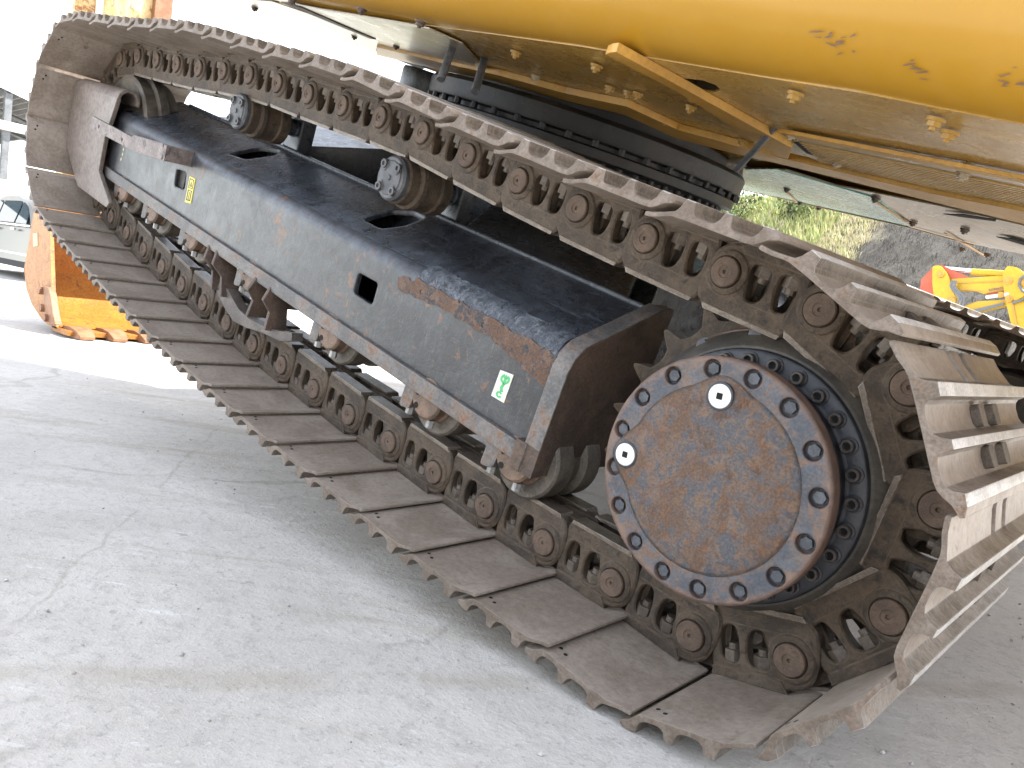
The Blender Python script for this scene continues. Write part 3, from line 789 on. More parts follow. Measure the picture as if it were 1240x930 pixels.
# ---- carrier rollers
for x, z in ((1.19, .248), (2.085, .255)):
    m = MB(); m.lathe([(.04, .0), (.058, -.002), (.064, -.010), (.064, -.040), (.072, -.046), (.074, -.060), (.070, -.064), (.070, -.110), (.074, -.116), (.072, -.150), (.05, -.16)], 44)
    c = part("carrier_roller", m, M_link, 30, Matrix.Translation((x, 0, z)))
    m = MB(); m.lathe([(.060, -.004), (.060, .008), (.054, .014), (.046, .014), (.044, .017), (0, .017)], 36)
    for q in range(4):
        a = R(45 + 90 * q)
        m.lathe([(.012, .010), (.012, .024), (.006, .0245), (.005, .02), (0, .02)], 12, None, (.043 * math.cos(a), .043 * math.sin(a)))
        m.prismY([(.030*math.cos(a+.35), .030*math.sin(a+.35)), (.052*math.cos(a+.22), .052*math.sin(a+.22)), (.052*math.cos(a-.22), .052*math.sin(a-.22)), (.030*math.cos(a-.35), .030*math.sin(a-.35))], .012, .019)
    m.lathe([(.008, .016), (.007, .021), (0, .021)], 10)
    sub("end_cap", m, worn("grey_cap", (.04, .042, .047), (.085, .088, .095), (.1, .075, .055), (.56, .68), scale=22, rough=.5, ew=.002, edge=(.22, .21, .2)), c, 35)
    m = MB(); m.rod((0, -.16, 0), (0, -.26, 0), .03, 14); m.box(-.05, .05, -.26, -.205, -.16, .05)
    sub("carrier_bracket", m, M_black, c)
# ---- car body between the tracks
m = MB()
m.prismY([(.75, -.15), (2.55, -.15), (2.55, .18), (2.3, .36), (1.0, .36), (.75, .18)], -.72, -1.80)
leg = [(.52, .175), (1.06, .172), (1.14, -.12), (.52, -.12)]
for (xa, xb, za, xc, xd_, zc) in ((.50, 1.10, .168, .85, 1.45, .34), (2.30, 2.86, .150, 1.95, 2.50, .33)):
    for ya, yb in ((-.205, -.74), (-2.315, -1.78)):
        m.loft([[(xa, ya, -.14), (xb, ya, -.14), (xb, ya, za), (xa, ya, za)], [(xc, yb, -.14), (xd_, yb, -.14), (xd_, yb, zc), (xc, yb, zc)]])
part("car_body", m, M_black, 30)
m = MB(); m.prismY([(.42, -.2), (3.0, -.2), (3.0, .1), (.42, .1)], -2.58, -2.32)
part("far_track_frame", m, M_black)
m = MB(); m.lathe([(.19, YF - .25), (.26, YF - .2), (.2665, YF), (.21, YF + .1)], 40); m.lathe([(.15, YF + .32), (.24, YF + .30), (.25, YF + .08), (.20, YF + .05)], 40)
part("far_final_drive", m, M_dark, 30)
# ---- swing bearing
SX, SY = 1.67, -1.26
def ring(prof, n=96):
    m = MB(); vs = []; fs = []
    for r, z in prof:
        for i in range(n):
            a = 2*math.pi*i/n; vs.append((SX + r*math.cos(a), SY + r*math.sin(a), z))
    for k in range(len(prof)-1):
        for i in range(n):
            j = (i+1) % n; fs.append((k*n+i, k*n+j, (k+1)*n+j, (k+1)*n+i))
    fs.append(tuple(range(n))); fs.append(tuple(range((len(prof)-1)*n, len(prof)*n)))
    return m.add(vs, fs)
sb = part("swing_bearing", ring([(.60, .35), (.60, .43), (.575, .435), (.575, .475), (.655, .48), (.662, .485), (.662, .515), (.64, .52), (.64, .535), (.668, .54), (.672, .548), (.672, .60), (.66, .615), (.58, .62), (.58, .66)]), M_ring, 30)
for k in range(60):
    a = 2*math.pi*k/60
    m = MB(); m.rod((0, 0, .437), (0, 0, .479), .014, 8)
    o = sub("stud", m, M_ring, sb, 40, Matrix.Translation((SX + .61*math.cos(a), SY + .61*math.sin(a), 0)))
for k in range(44):
    a = 2*math.pi*(k+.3)/44
    m = MB(); m.prismZ(ngon(.013, 6, k), .519, .541)
    sub("bolt", m, M_ring, sb, 40, Matrix.Translation((SX + .664*math.cos(a), SY + .664*math.sin(a), 0)))
m = MB(); 
rows = []
for rr_, z in ((.10, .50), (.115, .515), (.12, .54), (.12, .60), (.115, .612)):
    rows.append([(2.17 + rr_*math.cos(2*math.pi*i/32), -.80 + rr_*math.sin(2*math.pi*i/32), z) for i in range(32)])
m.loft(rows)
part("grease_cover", m, M_drum, 35)

# ---- upper structure
ZU = .65
PLAN = [(3.05, -.20), (2.34, -.157), (1.47, -.08), (.9, .0), (.4, .055), (-.19, .075), (-.60, .02), (-1.05, -.18), (-1.28, -.7), (-1.25, -1.15), (-.85, -1.55), (-.3, -1.66), (.107, -1.77), (.6, -2.08), (1.15, -2.3), (1.57, -2.44), (2.3, -2.5), (2.35, -1.9), (2.30, -1.2), (2.64, -.83)]
def offset(P, d):
    o = []
    n = len(P)
    for i in range(n):
        a, b, c = Vector(P[i-1]), Vector(P[i]), Vector(P[(i+1) % n])
        n1 = Vector(((b-a).y, -(b-a).x)).normalized(); n2 = Vector(((c-b).y, -(c-b).x)).normalized()
        nn = (n1 + n2)
        nn = nn / max(.4, nn.length) ** 2 * 2 if nn.length > 0 else n1
        o.append(tuple(b + nn * d))
    return o
area = sum(PLAN[i-1][0]*PLAN[i][1] - PLAN[i][0]*PLAN[i-1][1] for i in range(len(PLAN)))
sg = -1 if area < 0 else 1
rows = []
for t in range(9):
    a = R(90 * t / 8)
    rows.append([(p[0], p[1], ZU + .001 + .15 * (1 - math.cos(a))) for p in offset(PLAN, sg * .15 * math.sin(a))])
rows.append([(p[0], p[1], 1.75) for p in offset(PLAN, sg * .15)])
# the skirt is a shell: its inside rises again so that the belly panels close it
inner = [(p[0], p[1], ZU + .02) for p in offset(PLAN, -sg * .02)]
m = MB(); m.loft([inner] + rows, True, False)
m.add(rows[-1], [tuple(range(len(PLAN)))])
m.add(inner, [tuple(range(len(PLAN)))])
ub = part("upper_body", m, M_yellow, 45)
m = MB(); m.box(.9, 2.95, -.98, -.12, 1.76, 2.55)
part("cab", m, M_yellow)
m = MB(); m.prismZ(roundpoly([(-.03, -.1), (-.03, -2.55), (-.75, -2.45), (-1.2, -1.9), (-1.3, -1.3), (-1.2, -.6), (-.8, -.1)], .2), .70, 1.8)
part("counterweight", m, M_yellow, 40)
def belly(name, loop, mat, z=ZU, t=.006, holes=(), parent=ub):
    m = MB(); m.prismZ(loop, z, z + t, holes)
    return sub(name, m, mat, parent)
# belly sheet under the near side, with an oval hole
near = [(2.4012, -0.1877), (1.8924, -0.1201), (1.4889, -0.0902), (0.9779, -0.0094), (0.6726, 0.0344), (0.4046, 0.0538), (0.224, 0.0649), (0.0409, 0.0836), (-0.0813, 0.0757), (-0.211, 0.0721), (-0.1449, -0.3846), (0.074, -0.4135), (0.3081, -0.4536), (0.4034, -0.4811), (0.4457, -0.4772), (0.5143, -0.4546), (0.7781, -0.7258), (0.918, -0.7593), (1.0292, -0.6283), (1.2209, -0.625), (1.44, -0.6163), (1.611, -0.58), (1.7495, -0.5046), (1.565, -0.2112), (1.8924, -0.1201)]
near = [(2.3875, -0.1905), (1.8878, -0.1173), (1.4851, -0.0875), (0.9751, -0.0069), (0.6704, 0.0368), (0.4028, 0.0562), (0.2226, 0.0673), (0.0399, 0.0859), (-0.0822, 0.078), (-0.2116, 0.0745), (-0.1494, -0.3551), (0.3712, -0.4375), (0.5463, -0.6405), (0.8506, -0.9858), (0.9363, -0.8395), (1.0639, -0.676), (1.2473, -0.657), (1.49, -0.6692), (1.6676, -0.6337), (2.0549, -0.6768), (2.4733, -0.7175)]
oval = [(0.4923, -0.0922), (0.4528, -0.0652), (0.409, -0.052), (0.3903, -0.0736), (0.4003, -0.1124), (0.4454, -0.1566), (0.4844, -0.1623), (0.5021, -0.1316)]
oval2 = [(0.4949, -0.4211), (0.4452, -0.38), (0.4316, -0.4241), (0.4783, -0.484)]
belly("belly_plate", near, M_ybelly, .6495, .004, [oval, oval2])
belly("ribbed_plate", [(0.3657, -0.4184), (-0.1547, -0.3418), (-0.1059, -0.6786), (0.1497, -0.7829), (0.4258, -0.8216), (0.4554, -0.6881)], M_sheet, .642, .004)
rp = [(0.3766, -0.4577), (-0.1508, -0.3685)]; rq = [(0.4335, -0.78), (-0.1095, -0.6536)]
m = MB()
for i in range(1, 13):
    t = i / 13
    a = Vector(rp[0]).lerp(Vector(rq[0]), t); b = Vector(rp[1]).lerp(Vector(rq[1]), t)
    d = (b - a).normalized(); nrm = Vector((-d.y, d.x)) * .003
    m.prismZ([tuple(a + nrm), tuple(b + nrm), tuple(b - nrm), tuple(a - nrm)], .6385, .6425)
sub("rib", m, M_ybelly, ub)
belly("seam_strip", [(0.3881, -0.3767), (0.3448, -0.3631), (-0.1679, -0.2695), (-0.163, -0.303), (0.3652, -0.4092)], M_ybeam, .636, .008)
belly("far_sheet", [(1.0718, -1.5087), (0.7465, -1.203), (0.5987, -1.2646), (0.2073, -1.0823), (-0.0534, -1.0225), (0.0581, -1.7919), (0.3167, -2.0089), (0.5991, -2.1168), (1.0493, -2.3298), (1.7058, -2.7108)], M_sheet, .648, .004)
belly("aqua_reflection_sheet", [(1.0639, -1.5116), (0.7892, -1.2183), (0.4642, -1.2875), (0.5343, -1.9434), (0.6041, -2.0816), (1.0254, -2.274), (1.6569, -2.6306)], M_aqua, .644, .004)
belly("deck_sheet", [(3.1852, -0.3327), (2.368, -0.1706), (2.2024, -0.2978), (2.1889, -0.5088), (2.7514, -0.9155), (2.8045, -0.6936), (3.1048, -0.5668)], M_sheet, .647, .004)
belly("deck_sheet", [(2.2023, -0.1078), (1.8491, -0.095), (1.4358, -0.0529), (1.283, -0.0513), (1.2675, -0.1599), (1.5936, -0.5666), (1.9914, -0.6277), (2.3994, -0.6673), (2.1564, -0.2879)], M_sheet, .6405, .004)
belly("slit_shade", [(2.1684, -0.0972), (2.0591, -0.0676), (2.0464, -0.4153), (2.1015, -0.4277)], M_brown, .637, .003)  # brown strip stands in for the dark inside a long open slit
for loop in ([(0.226, -1.1895), (0.1402, -1.0674), (0.043, -0.993), (0.0532, -1.0356), (0.1696, -1.1475)], [(0.1273, -1.432), (0.0715, -1.357), (0.0219, -1.3557), (0.0377, -1.4557)], [(2.5321, -0.8666), (2.4206, -0.8479), (2.2914, -0.8626), (2.478, -0.9788)], [(0.4086, -0.5085), (0.3763, -0.4794), (0.3752, -0.5692), (0.3702, -0.662), (0.4292, -0.6393)]):
    m = MB(); m.prismZ(loop, .6405, .6425); sub("slot_shade", m, M_hole_shade, ub)  # thin black plates paint the shade of belly openings that are not cut
m = MB()
for a, b in (([(1.6715, -2.6502), (1.0231, -2.2703)]), ([(1.0231, -2.2703), (0.5476, -1.9933)]), ([(0.5476, -1.9933), (0.3053, -1.9684)]), ([(1.0892, -1.9667), (1.2429, -2.4682)]), ([(0.4863, -1.3489), (0.5158, -1.8817)]), ([(0.3676, -1.7926), (0.3394, -2.3577)])):
    d = (Vector(b) - Vector(a)).normalized(); q = Vector((-d.y, d.x)) * .006
    m.prismZ([tuple(Vector(a) + q), tuple(Vector(b) + q), tuple(Vector(b) - q), tuple(Vector(a) - q)], .6395, .643)
sub("sheet_edge", m, M_ybeam, ub)
# frame rail and diagonal brace
def beam(name, lo, z0, z1, mat=M_ybeam):
    m = MB(); m.prismZ(lo, z0, z1); return sub(name, m, mat, ub)
beam("frame_rail", [(2.2198, -0.5443), (1.8299, -0.5406), (1.469, -0.5047), (1.2001, -0.5439), (0.9235, -0.5047), (0.8882, -0.7266), (0.7134, -0.7534), (0.542, -0.769), (0.1372, -0.718), (-0.1213, -0.6096), (-0.0893, -0.8305), (0.1565, -0.8699), (0.5959, -0.9061), (0.8226, -0.9562), (1.0348, -0.9588), (1.0705, -0.6927), (1.3572, -0.7128), (1.6372, -0.6855), (2.0765, -0.7456), (2.5785, -0.7986)], .630, .649)
beam("diagonal_brace", [(0.5415, 0.0954), (0.5092, 0.1211), (0.4856, 0.1335), (0.4659, -0.0563), (0.426, -0.5406), (0.5414, -0.7769), (0.5706, -0.7958), (0.5109, -0.1276)], .632, .649)
for a, b in (([(1.4168, -0.2526)][0], [(1.3634, -0.1993)][0]), ([(1.3882, -0.3592)][0], [(1.2738, -0.2594)][0])):
    m = MB(); m.rod((a[0], a[1], .648), (b[0], b[1], .54), .012, 10)
    sub("stop_pin", m, M_steelgrey, ub, 40)
a, b = [(0.4268, -0.4233)][0], [(0.6082, -0.6517)][0]
m = MB(); m.tube([(a[0], a[1], .65), (a[0]*.6+b[0]*.4, a[1]*.6+b[1]*.4, .61), (b[0], b[1], .56)], .009, 8)
sub("hose", m, M_steelgrey, ub, 60)
hx = MB(); hx.prismZ(ngon(.0115, 6), .633, .646); hx.prismZ(ngon(.015, 12), .6405, .646); hx.rod((0, 0, .633), (0, 0, .628), .005, 8)
for mat, pts in ((M_ybelly, [(1.0293, -0.1381), (0.722, -0.0973), (0.8688, -0.3415), (0.8135, -0.3534), (0.7745, -0.3418), (0.175, 0.0173), (-0.0637, 0.0271), (-0.0666, -0.0462), (0.6201, -0.3573), (0.6657, -0.7268), (0.9129, -0.6896)]),
                 (M_brown, [(1.9975, -0.4736), (1.2556, 0.0022), (1.5109, 0.0145), (2.291, -0.4848), (1.0271, -1.8363), (1.1948, -2.3645), (1.0798, -2.3264), (0.459, -1.2759), (0.4744, -1.7537), (0.2343, -1.4951), (0.426, -2.303), (0.3075, -2.214), (2.0075, -0.0481), (2.8945, -0.3709)]),
                 (M_sheet, [(0.3583, -0.6715), (-0.0091, -0.3993), (0.3664, -0.3988), (1.2453, -0.4451), (1.5096, -0.4484)])):
    me = hx.mesh("belly_bolt", mat, 35)
    for p in pts:
        put("belly_bolt", me, ub, Matrix.Translation((p[0], p[1], 0)) @ Matrix.Rotation(random.random(), 4, 'Z'))
# chipped paint low on the side skirt
M_chip = plain("bare_metal_chip", (.16, .10, .075), .6)
m = MB()
random.seed(11)
def scratch(X, t, L, wv, tilt):
    a = R(t)
    yb = .0585 + (.4 - X) / .59 * .02
    nn_ = Vector((0, math.sin(a), -math.cos(a)))
    tx = Vector((1, .1, 0)); tx = (tx - nn_ * tx.dot(nn_)).normalized(); ty = nn_.cross(tx)
    tx, ty = tx * math.cos(tilt) + ty * math.sin(tilt), ty * math.cos(tilt) - tx * math.sin(tilt)
    c = Vector((X, yb + .15 * math.sin(a), ZU + .001 + .15 * (1 - math.cos(a))))
    P = []
    for i in range(12):
        th_ = 2 * math.pi * i / 12; f = random.uniform(.5, 1.2)
        P.append(c + tx * (math.cos(th_) * L * .5 * random.uniform(.85, 1.1)) + ty * (math.sin(th_) * wv * f) + nn_ * .0009)
    m.add(P, [tuple(range(12))])
for X0, t0, n_, sx, st in ((-.225, 42, 16, .022, 6), (-.17, 34, 6, .012, 2), (-.06, 38, 6, .012, 4), (.075, 43, 12, .02, 4)):
    for q in range(n_):
        scratch(X0 + random.gauss(0, sx), t0 + random.gauss(0, st), random.uniform(.004, .026), random.uniform(.0007, .0019), random.gauss(.35, .25))
sub("paint_chip", m, M_chip, ub)["kind"] = 'stuff'

# ---- boom, arm and bucket (world frame: the bucket stands on the ground and lifts the machine)
I4 = Matrix.Identity(4)
def wpart(name, mb, mats, smooth=None, parent=EX): return mb.obj(name, mats, parent, I4, smooth)
m = MB(); m.prismY([(2.1, 2.0), (2.4, 2.0), (3.2, 3.2), (4.4, 4.5), (6.0, 5.1), (6.0, 5.5), (4.2, 5.2), (2.2, 2.9)], -1.55, -1.05)
wpart("boom", m, M_yfar)
m = MB(); m.prismY([(5.75, 5.5), (6.15, 5.5), (6.55, 1.25), (6.45, 1.10), (6.15, 1.2), (5.80, 2.2), (5.60, 5.0)], -1.30, -1.04)
arm = wpart("arm", m, M_oldyellow)
m = MB(); m.box(6.45, 6.62, -1.10, -.86, 1.1, 5.0); sub("bucket_link", m, M_oldyellow, arm)
m = MB(); m.rod((6.38, -1.03, 1.2), (6.38, -1.03, 5.0), .045, 14); sub("cylinder_rod", m, M_chrome, arm, 40)
m = MB(); m.box(5.72, 5.80, -1.31, -1.18, 1.9, 5.0); sub("wear_plate", m, M_tooth, arm)
BP = [(6.0005, 0.8722), (6.328, 0.9618), (6.4219, 0.6545), (6.4965, 0.4278), (6.4103, 0.2763), (6.2523, 0.1667), (6.0062, 0.0796), (5.8396, 0.0521), (5.6381, 0.0421), (5.7482, 0.1365), (5.8073, 0.2744)]
y0b, y1b = -.65, -1.97
m = MB(); m.prismY(BP, y0b, y0b - .03); m.prismY([(p[0], p[1]) for p in BP], y1b, y1b + .03)
back = BP[0:9]
inn = [(p[0] - (.0 if i == 0 else .03), p[1] + (.02 if p[1] < .3 else -.03 if i < 2 else 0)) for i, p in enumerate(back)]
m.loft([[(p[0], y0b - .02, max(p[1], .012)) for p in back + inn[::-1]], [(p[0], y1b + .02, max(p[1], .012)) for p in back + inn[::-1]]])
m.box(5.42, 5.75, y1b, y0b, .020, .055)
bk = wpart("bucket", m, M_bucket, 30)
m = MB(); m.prismY([(5.8752, 0.3367), (5.763, 0.3277), (5.7084, 0.284), (5.6164, 0.1482), (5.5497, 0.0836), (5.6705, 0.0696), (5.794, 0.1352)], -.61, -.655)
for p in [(5.9071, 0.2959), (5.8425, 0.1724), (5.7365, 0.11)]:
    m.rod((p[0], -.655, p[1]), (p[0], -.590, p[1]), .028, 8)
sub("side_cutter", m, M_tooth, bk, 30)
m = MB(); m.prismY([(6.3253, 0.7097), (6.2182, 0.7201), (6.1863, 0.62), (6.2928, 0.6085)], -.652, -.646)
sub("plate", m, M_tan, bk)
m = MB(); m.prismY([(6.0, .93), (6.35, 1.0), (6.5, 1.25), (6.35, 1.3), (6.1, 1.1)], -1.02, -1.06); m.prismY([(6.0, .93), (6.35, 1.0), (6.5, 1.25), (6.35, 1.3), (6.1, 1.1)], -1.44, -1.48)
sub("hanger", m, M_bucket, bk)
for i in range(6):
    y = -.755 - i * .225
    m = MB()
    m.loft([[(5.62, y - .075, .075), (5.62, y + .075, .075), (5.62, y + .075, .012), (5.62, y - .075, .012)],
            [(5.50, y - .070, .080), (5.50, y + .070, .080), (5.50, y + .070, .008), (5.50, y - .070, .008)],
            [(5.40, y - .062, .066), (5.40, y + .062, .066), (5.40, y + .062, .006), (5.40, y - .062, .006)],
            [(5.33, y - .050, .028), (5.33, y + .050, .028), (5.33, y + .050, .006), (5.33, y - .050, .006)]])
    sub("tooth", m, M_tooth, bk, 40)

# ================================================================== background left: shed and car
shed = empty("shed", "open grey metal shed with sloping roof and steel posts behind the silver car", "shed", (26, -6, 0))
SM = Matrix.Translation((-26, 6, 0))
m = MB()
ny = 40
def roofz(y): return 4.98 + (y + 5.13) * .245
rows = []
for j in range(0, 97):
    y = 3.0 - j * .22 / 2
    rows.append([(x, y, roofz(y) + (.03 if j % 2 else -.03)) for x in (25.9, 37.0)] + [(x, y, roofz(y) + (.03 if j % 2 else -.03) + .01) for x in (37.0, 25.9)])
m.loft(rows, True, True)
m.obj("roof", M_shed, shed, SM)
m = MB(); m.loft([[(25.86, 3, roofz(3) - .16), (25.90, 3, roofz(3) - .16), (25.90, 3, roofz(3) + .10), (25.86, 3, roofz(3) + .10)], [(25.86, -7.6, roofz(-7.6) - .16), (25.90, -7.6, roofz(-7.6) - .16), (25.90, -7.6, roofz(-7.6) + .10), (25.86, -7.6, roofz(-7.6) + .10)]])
m.obj("fascia", M_white, shed, SM)
for y in (-7.4, -5.36, -1.9, 1.6):
    m = MB(); m.box(25.95, 26.13, y - .09, y + .09, 0, roofz(y) - .2); m.obj("post", M_steelgrey, shed, SM)
    m = MB(); m.box(26.0, 37, y - .06, y + .06, roofz(y) - .24, roofz(y) - .04); m.obj("rafter", M_steelgrey, shed, SM)
m = MB(); m.rod((25.88, -7.6, 3.80), (25.88, 3, 3.80), .13, 12); m.obj("gutter_pipe", M_white, shed, SM, 50)
for x in (28.5, 31.5, 34.5):
    m = MB(); m.rod((x, -7.6, roofz(-7.6) - .3), (x, 3, roofz(3) - .3), .06, 8); m.obj("purlin", M_steelgrey, shed, SM, 50)
m = MB()
for i in range(36):
    y = 3 - i * .3
    m.box(36.9, 36.96 + (.03 if i % 2 else 0), y - .3, y, 0, roofz(y - .3))
m.obj("back_wall", M_shed, shed, SM)
m = MB(); m.box(19.0, 19.1, -6.8, 3.0, 1.43, 1.86)
for y in (-6.4, -3, .5): m.box(19.1, 19.18, y, y + .08, 0, 1.5)
tag(m.obj("fence_panel", M_white), "long white rail panel on posts behind the silver car", "fence")

car = empty("parked_car", "silver beige car with dark side windows parked on the bright yard at far left", "car", (15.2, -3.4, 0))
CMx = Matrix.Translation((-15.2, 3.4, 0))
body = [(13.02, .30), (13.0, .62), (13.10, .86), (13.32, .93), (13.55, 1.12), (13.95, 1.30), (14.5, 1.40), (15.3, 1.40), (15.9, 1.30), (16.5, .98), (17.2, .86), (17.5, .62), (17.5, .28), (17.0, .22), (13.4, .22)]
m = MB()
rows = []
for y, sc in ((-4.22, .94), (-4.10, .985), (-3.4, 1.0), (-2.72, .985), (-2.60, .94)):
    cx_, cz_ = 15.2, .72
    rows.append([(cx_ + (p[0]-cx_)*(.97 + .03*(sc-.94)/.06), y + (0.12 if p[1] > .95 and y < -3.9 else -.12 if p[1] > .95 and y > -2.9 else 0), cz_ + (p[1]-cz_)*sc) for p in body])
m.loft(rows)
m.obj("body", M_car, car, CMx, 40)
def carplate(name, P, y, mat, tilt=.12):
    m = MB(); m.prism(P, 0, .012, lambda p, q, a: (p, y - max(0, (q - .86)) * tilt / .4 + a, q)); return m.obj(name, mat, car, CMx)
carplate("window", [(13.62, .90), (13.72, 1.08), (14.02, 1.22), (14.18, 1.26), (14.2, .91)], -2.605, M_glass)
carplate("window", [(14.28, .91), (14.27, 1.27), (14.7, 1.31), (15.25, 1.31), (15.25, .92)], -2.605, M_glass)
carplate("window", [(15.33, .92), (15.33, 1.31), (15.75, 1.24), (16.25, .97)], -2.605, M_glass)
carplate("belt_trim", [(13.35, .86), (13.35, .885), (16.5, .90), (16.5, .875)], -2.588, M_chrome)
carplate("side_sill", [(13.3, .20), (13.3, .30), (17.0, .30), (17.0, .20)], -2.60, M_tyre)
carplate("lower_trim", [(13.2, .40), (13.2, .43), (17.2, .43), (17.2, .40)], -2.60, M_chrome)
for x in (14.1, 15.3):
    m = MB(); m.box(x, x + .18, -2.600, -2.565, .79, .82); m.obj("door_handle", M_chrome, car, CMx)
for x in (13.38, 16.6):
    for y in (-2.62, -4.2):
        m = MB(); m.lathe([(.16, y - .18), (.31, y - .18), (.32, y - .15), (.32, y - .03), (.30, y), (.20, y)], 28, None, (x, .32)); m.mi = 1; m.lathe([(.20, y - .1), (.20, y - .01), (.06, y), (0, y)], 20, None, (x, .32))
        m.obj("wheel", [M_tyre, M_car], car, CMx, 40)

# ================================================================== background right: second machine and hillside
fx = empty("compact_excavator", "bright yellow folded digging arm with red quick hitch in front of the dry slope", "excavator", (1.6, -12, 0))
FM = Matrix.Translation((-1.6, 12, 0))
def fpart(name, lo, y0, y1, mat, parent=None, rnd=0):
    lo = roundpoly(lo, rnd) if rnd else lo
    m = MB(); m.prismY(lo, y0, y1)
    return m.obj(name, mat, parent or fx, FM if not parent else None)
fpart("hitch", [(2.9742, 1.6147), (2.9919, 1.926), (2.8488, 2.1302), (2.7489, 2.1624), (2.323, 2.0023), (2.4765, 1.9149), (2.6379, 1.5179), (2.8199, 1.5514)], -12.16, -11.98, M_redfar)
fpart("linkage_plate", [(2.8488, 2.1302), (2.7468, 2.1497), (2.6492, 2.0543), (2.573, 1.9454), (2.5379, 1.8084), (2.4336, 1.6654), (2.4387, 1.5635), (2.5382, 1.4769), (2.7155, 1.5617), (2.8005, 1.8505)], -12.2, -11.9, M_yfar, rnd=.04)
am = fpart("arm", [(2.5751, 1.9579), (1.9087, 2.0579), (1.8007, 1.9199), (1.8506, 1.8425), (2.0961, 1.7716), (2.2343, 1.8093), (2.455, 1.7902)], -12.15, -11.97, M_yfar, rnd=.02)
fpart("arm_rib", [(2.5109, 1.9013), (1.8784, 1.9823), (1.8764, 1.9703), (2.5088, 1.8889)], -11.975, -11.955, M_ybeam)
fpart("lower_arm", [(2.3565, 1.5464), (2.1634, 1.6533), (1.7864, 1.7139), (1.772, 1.6299), (2.0735, 1.5127), (2.1904, 1.4252)], -12.15, -11.97, M_yfar)
fpart("red_guard", [(2.064, 1.7745), (1.7925, 1.8719), (1.7781, 1.7879), (2.0364, 1.7398)], -12.1, -11.99, M_redfar)
p = [(2.7528, 2.1174), (2.307, 2.1035), (2.3268, 2.0896), (1.8721, 2.091)]
m = MB(); m.rod((p[0][0], -12.02, p[0][1]), (p[1][0], -12.02, p[1][1]), .032, 12); m.obj("cylinder_rod", M_chrome, fx, FM, 40)
m = MB(); m.rod((p[2][0], -12.02, p[2][1]), (p[3][0], -12.02, p[3][1]), .05, 12); m.obj("cylinder", M_yfar, fx, FM, 40)
p = [(2.0463, 1.7167), (1.7623, 1.7913)]
m = MB(); m.rod((p[0][0], -11.9, p[0][1]), (p[1][0], -11.9, p[1][1]), .03, 12); m.obj("cylinder_rod", M_chrome, fx, FM, 40)
p = [(2.2726, 2.0191), (1.7538, 2.1055)]
fpart("boom_head", [(1.894, 2.0956), (1.848, 2.1961), (1.7202, 2.1804), (1.6245, 2.1028), (1.5516, 1.7963), (1.659, 1.7018), (1.8113, 1.736)], -12.22, -11.88, M_yfar, rnd=.03)
fpart("boom", [(1.8133, 1.7481), (1.6651, 1.7375), (1.3844, 1.8829), (1.2084, 0.853), (1.6242, 1.2557)], -12.2, -11.9, M_yfar)
fpart("boom_edge", [(1.7095, 1.6744), (1.6891, 1.6764), (1.5595, 1.2806), (1.5796, 1.2781)], -11.9, -11.88, M_ybeam)
for k in range(3):
    dx = k * 2.4
    P = [(x + dx, y) for x, y in ((1153, 340), (1151, 346), (1154, 352), (1160, 357), (1162, 362), (1158, 371))]
    hp = [[(2.5264, 1.9203), (2.5359, 1.8441), (2.4896, 1.7725), (2.4124, 1.7165), (2.3797, 1.6569), (2.4047, 1.5416)], [(2.4985, 1.9225), (2.508, 1.8464), (2.4618, 1.7749), (2.3848, 1.719), (2.3467, 1.66), (2.3606, 1.546)], [(2.4707, 1.9247), (2.4801, 1.8487), (2.4362, 1.7896), (2.3594, 1.7338), (2.316, 1.6754), (2.3167, 1.5504)]][k]
    m = MB(); m.tube([(q[0], -11.86, q[1]) for q in hp], .016, 6); m.obj("hose", M_hose_shadow, fx, FM, 60)
for hp in ([(1.5876, 2.0756), (1.6498, 2.0233), (1.6538, 1.9275), (1.5995, 1.8485), (1.5096, 1.797)], [(1.5036, 1.7619), (1.5954, 1.7056), (1.6903, 1.6605)]):
    m = MB(); m.tube([(q[0], -11.85, q[1]) for q in hp], .02, 6); m.obj("hose", M_hose_shadow, fx, FM, 60)
for (px_, pz_), r_ in zip([(2.7065, 2.0102), (2.5, 1.6097), (2.4869, 1.8629), (1.8016, 1.9791), (1.8598, 1.7684), (1.7465, 1.7182), (1.6246, 1.9691)], (.05, .07, .04, .06, .045, .05, .06)):
    m = MB(); m.lathe([(r_, -11.9), (r_, -11.87), (r_ * .8, -11.862), (r_ * .45, -11.862), (r_ * .4, -11.85), (0, -11.85)], 18, None, (px_, pz_)); m.obj("pivot_pin", M_ybeam, fx, FM, 40)
fpart("arm_seam", [(2.43, 1.8259), (2.0527, 1.8146), (1.8495, 1.875), (1.8464, 1.857), (2.0495, 1.7964), (2.4268, 1.8073)], -11.975, -11.962, M_ybeam)
fpart("cylinder_shade", [(2.2494, 1.4983), (1.814, 1.6653), (1.8078, 1.6294), (2.2192, 1.4515)], -11.96, -11.93, M_hose_shadow)  # grey strip painted as a thin shadow line along the lower arm
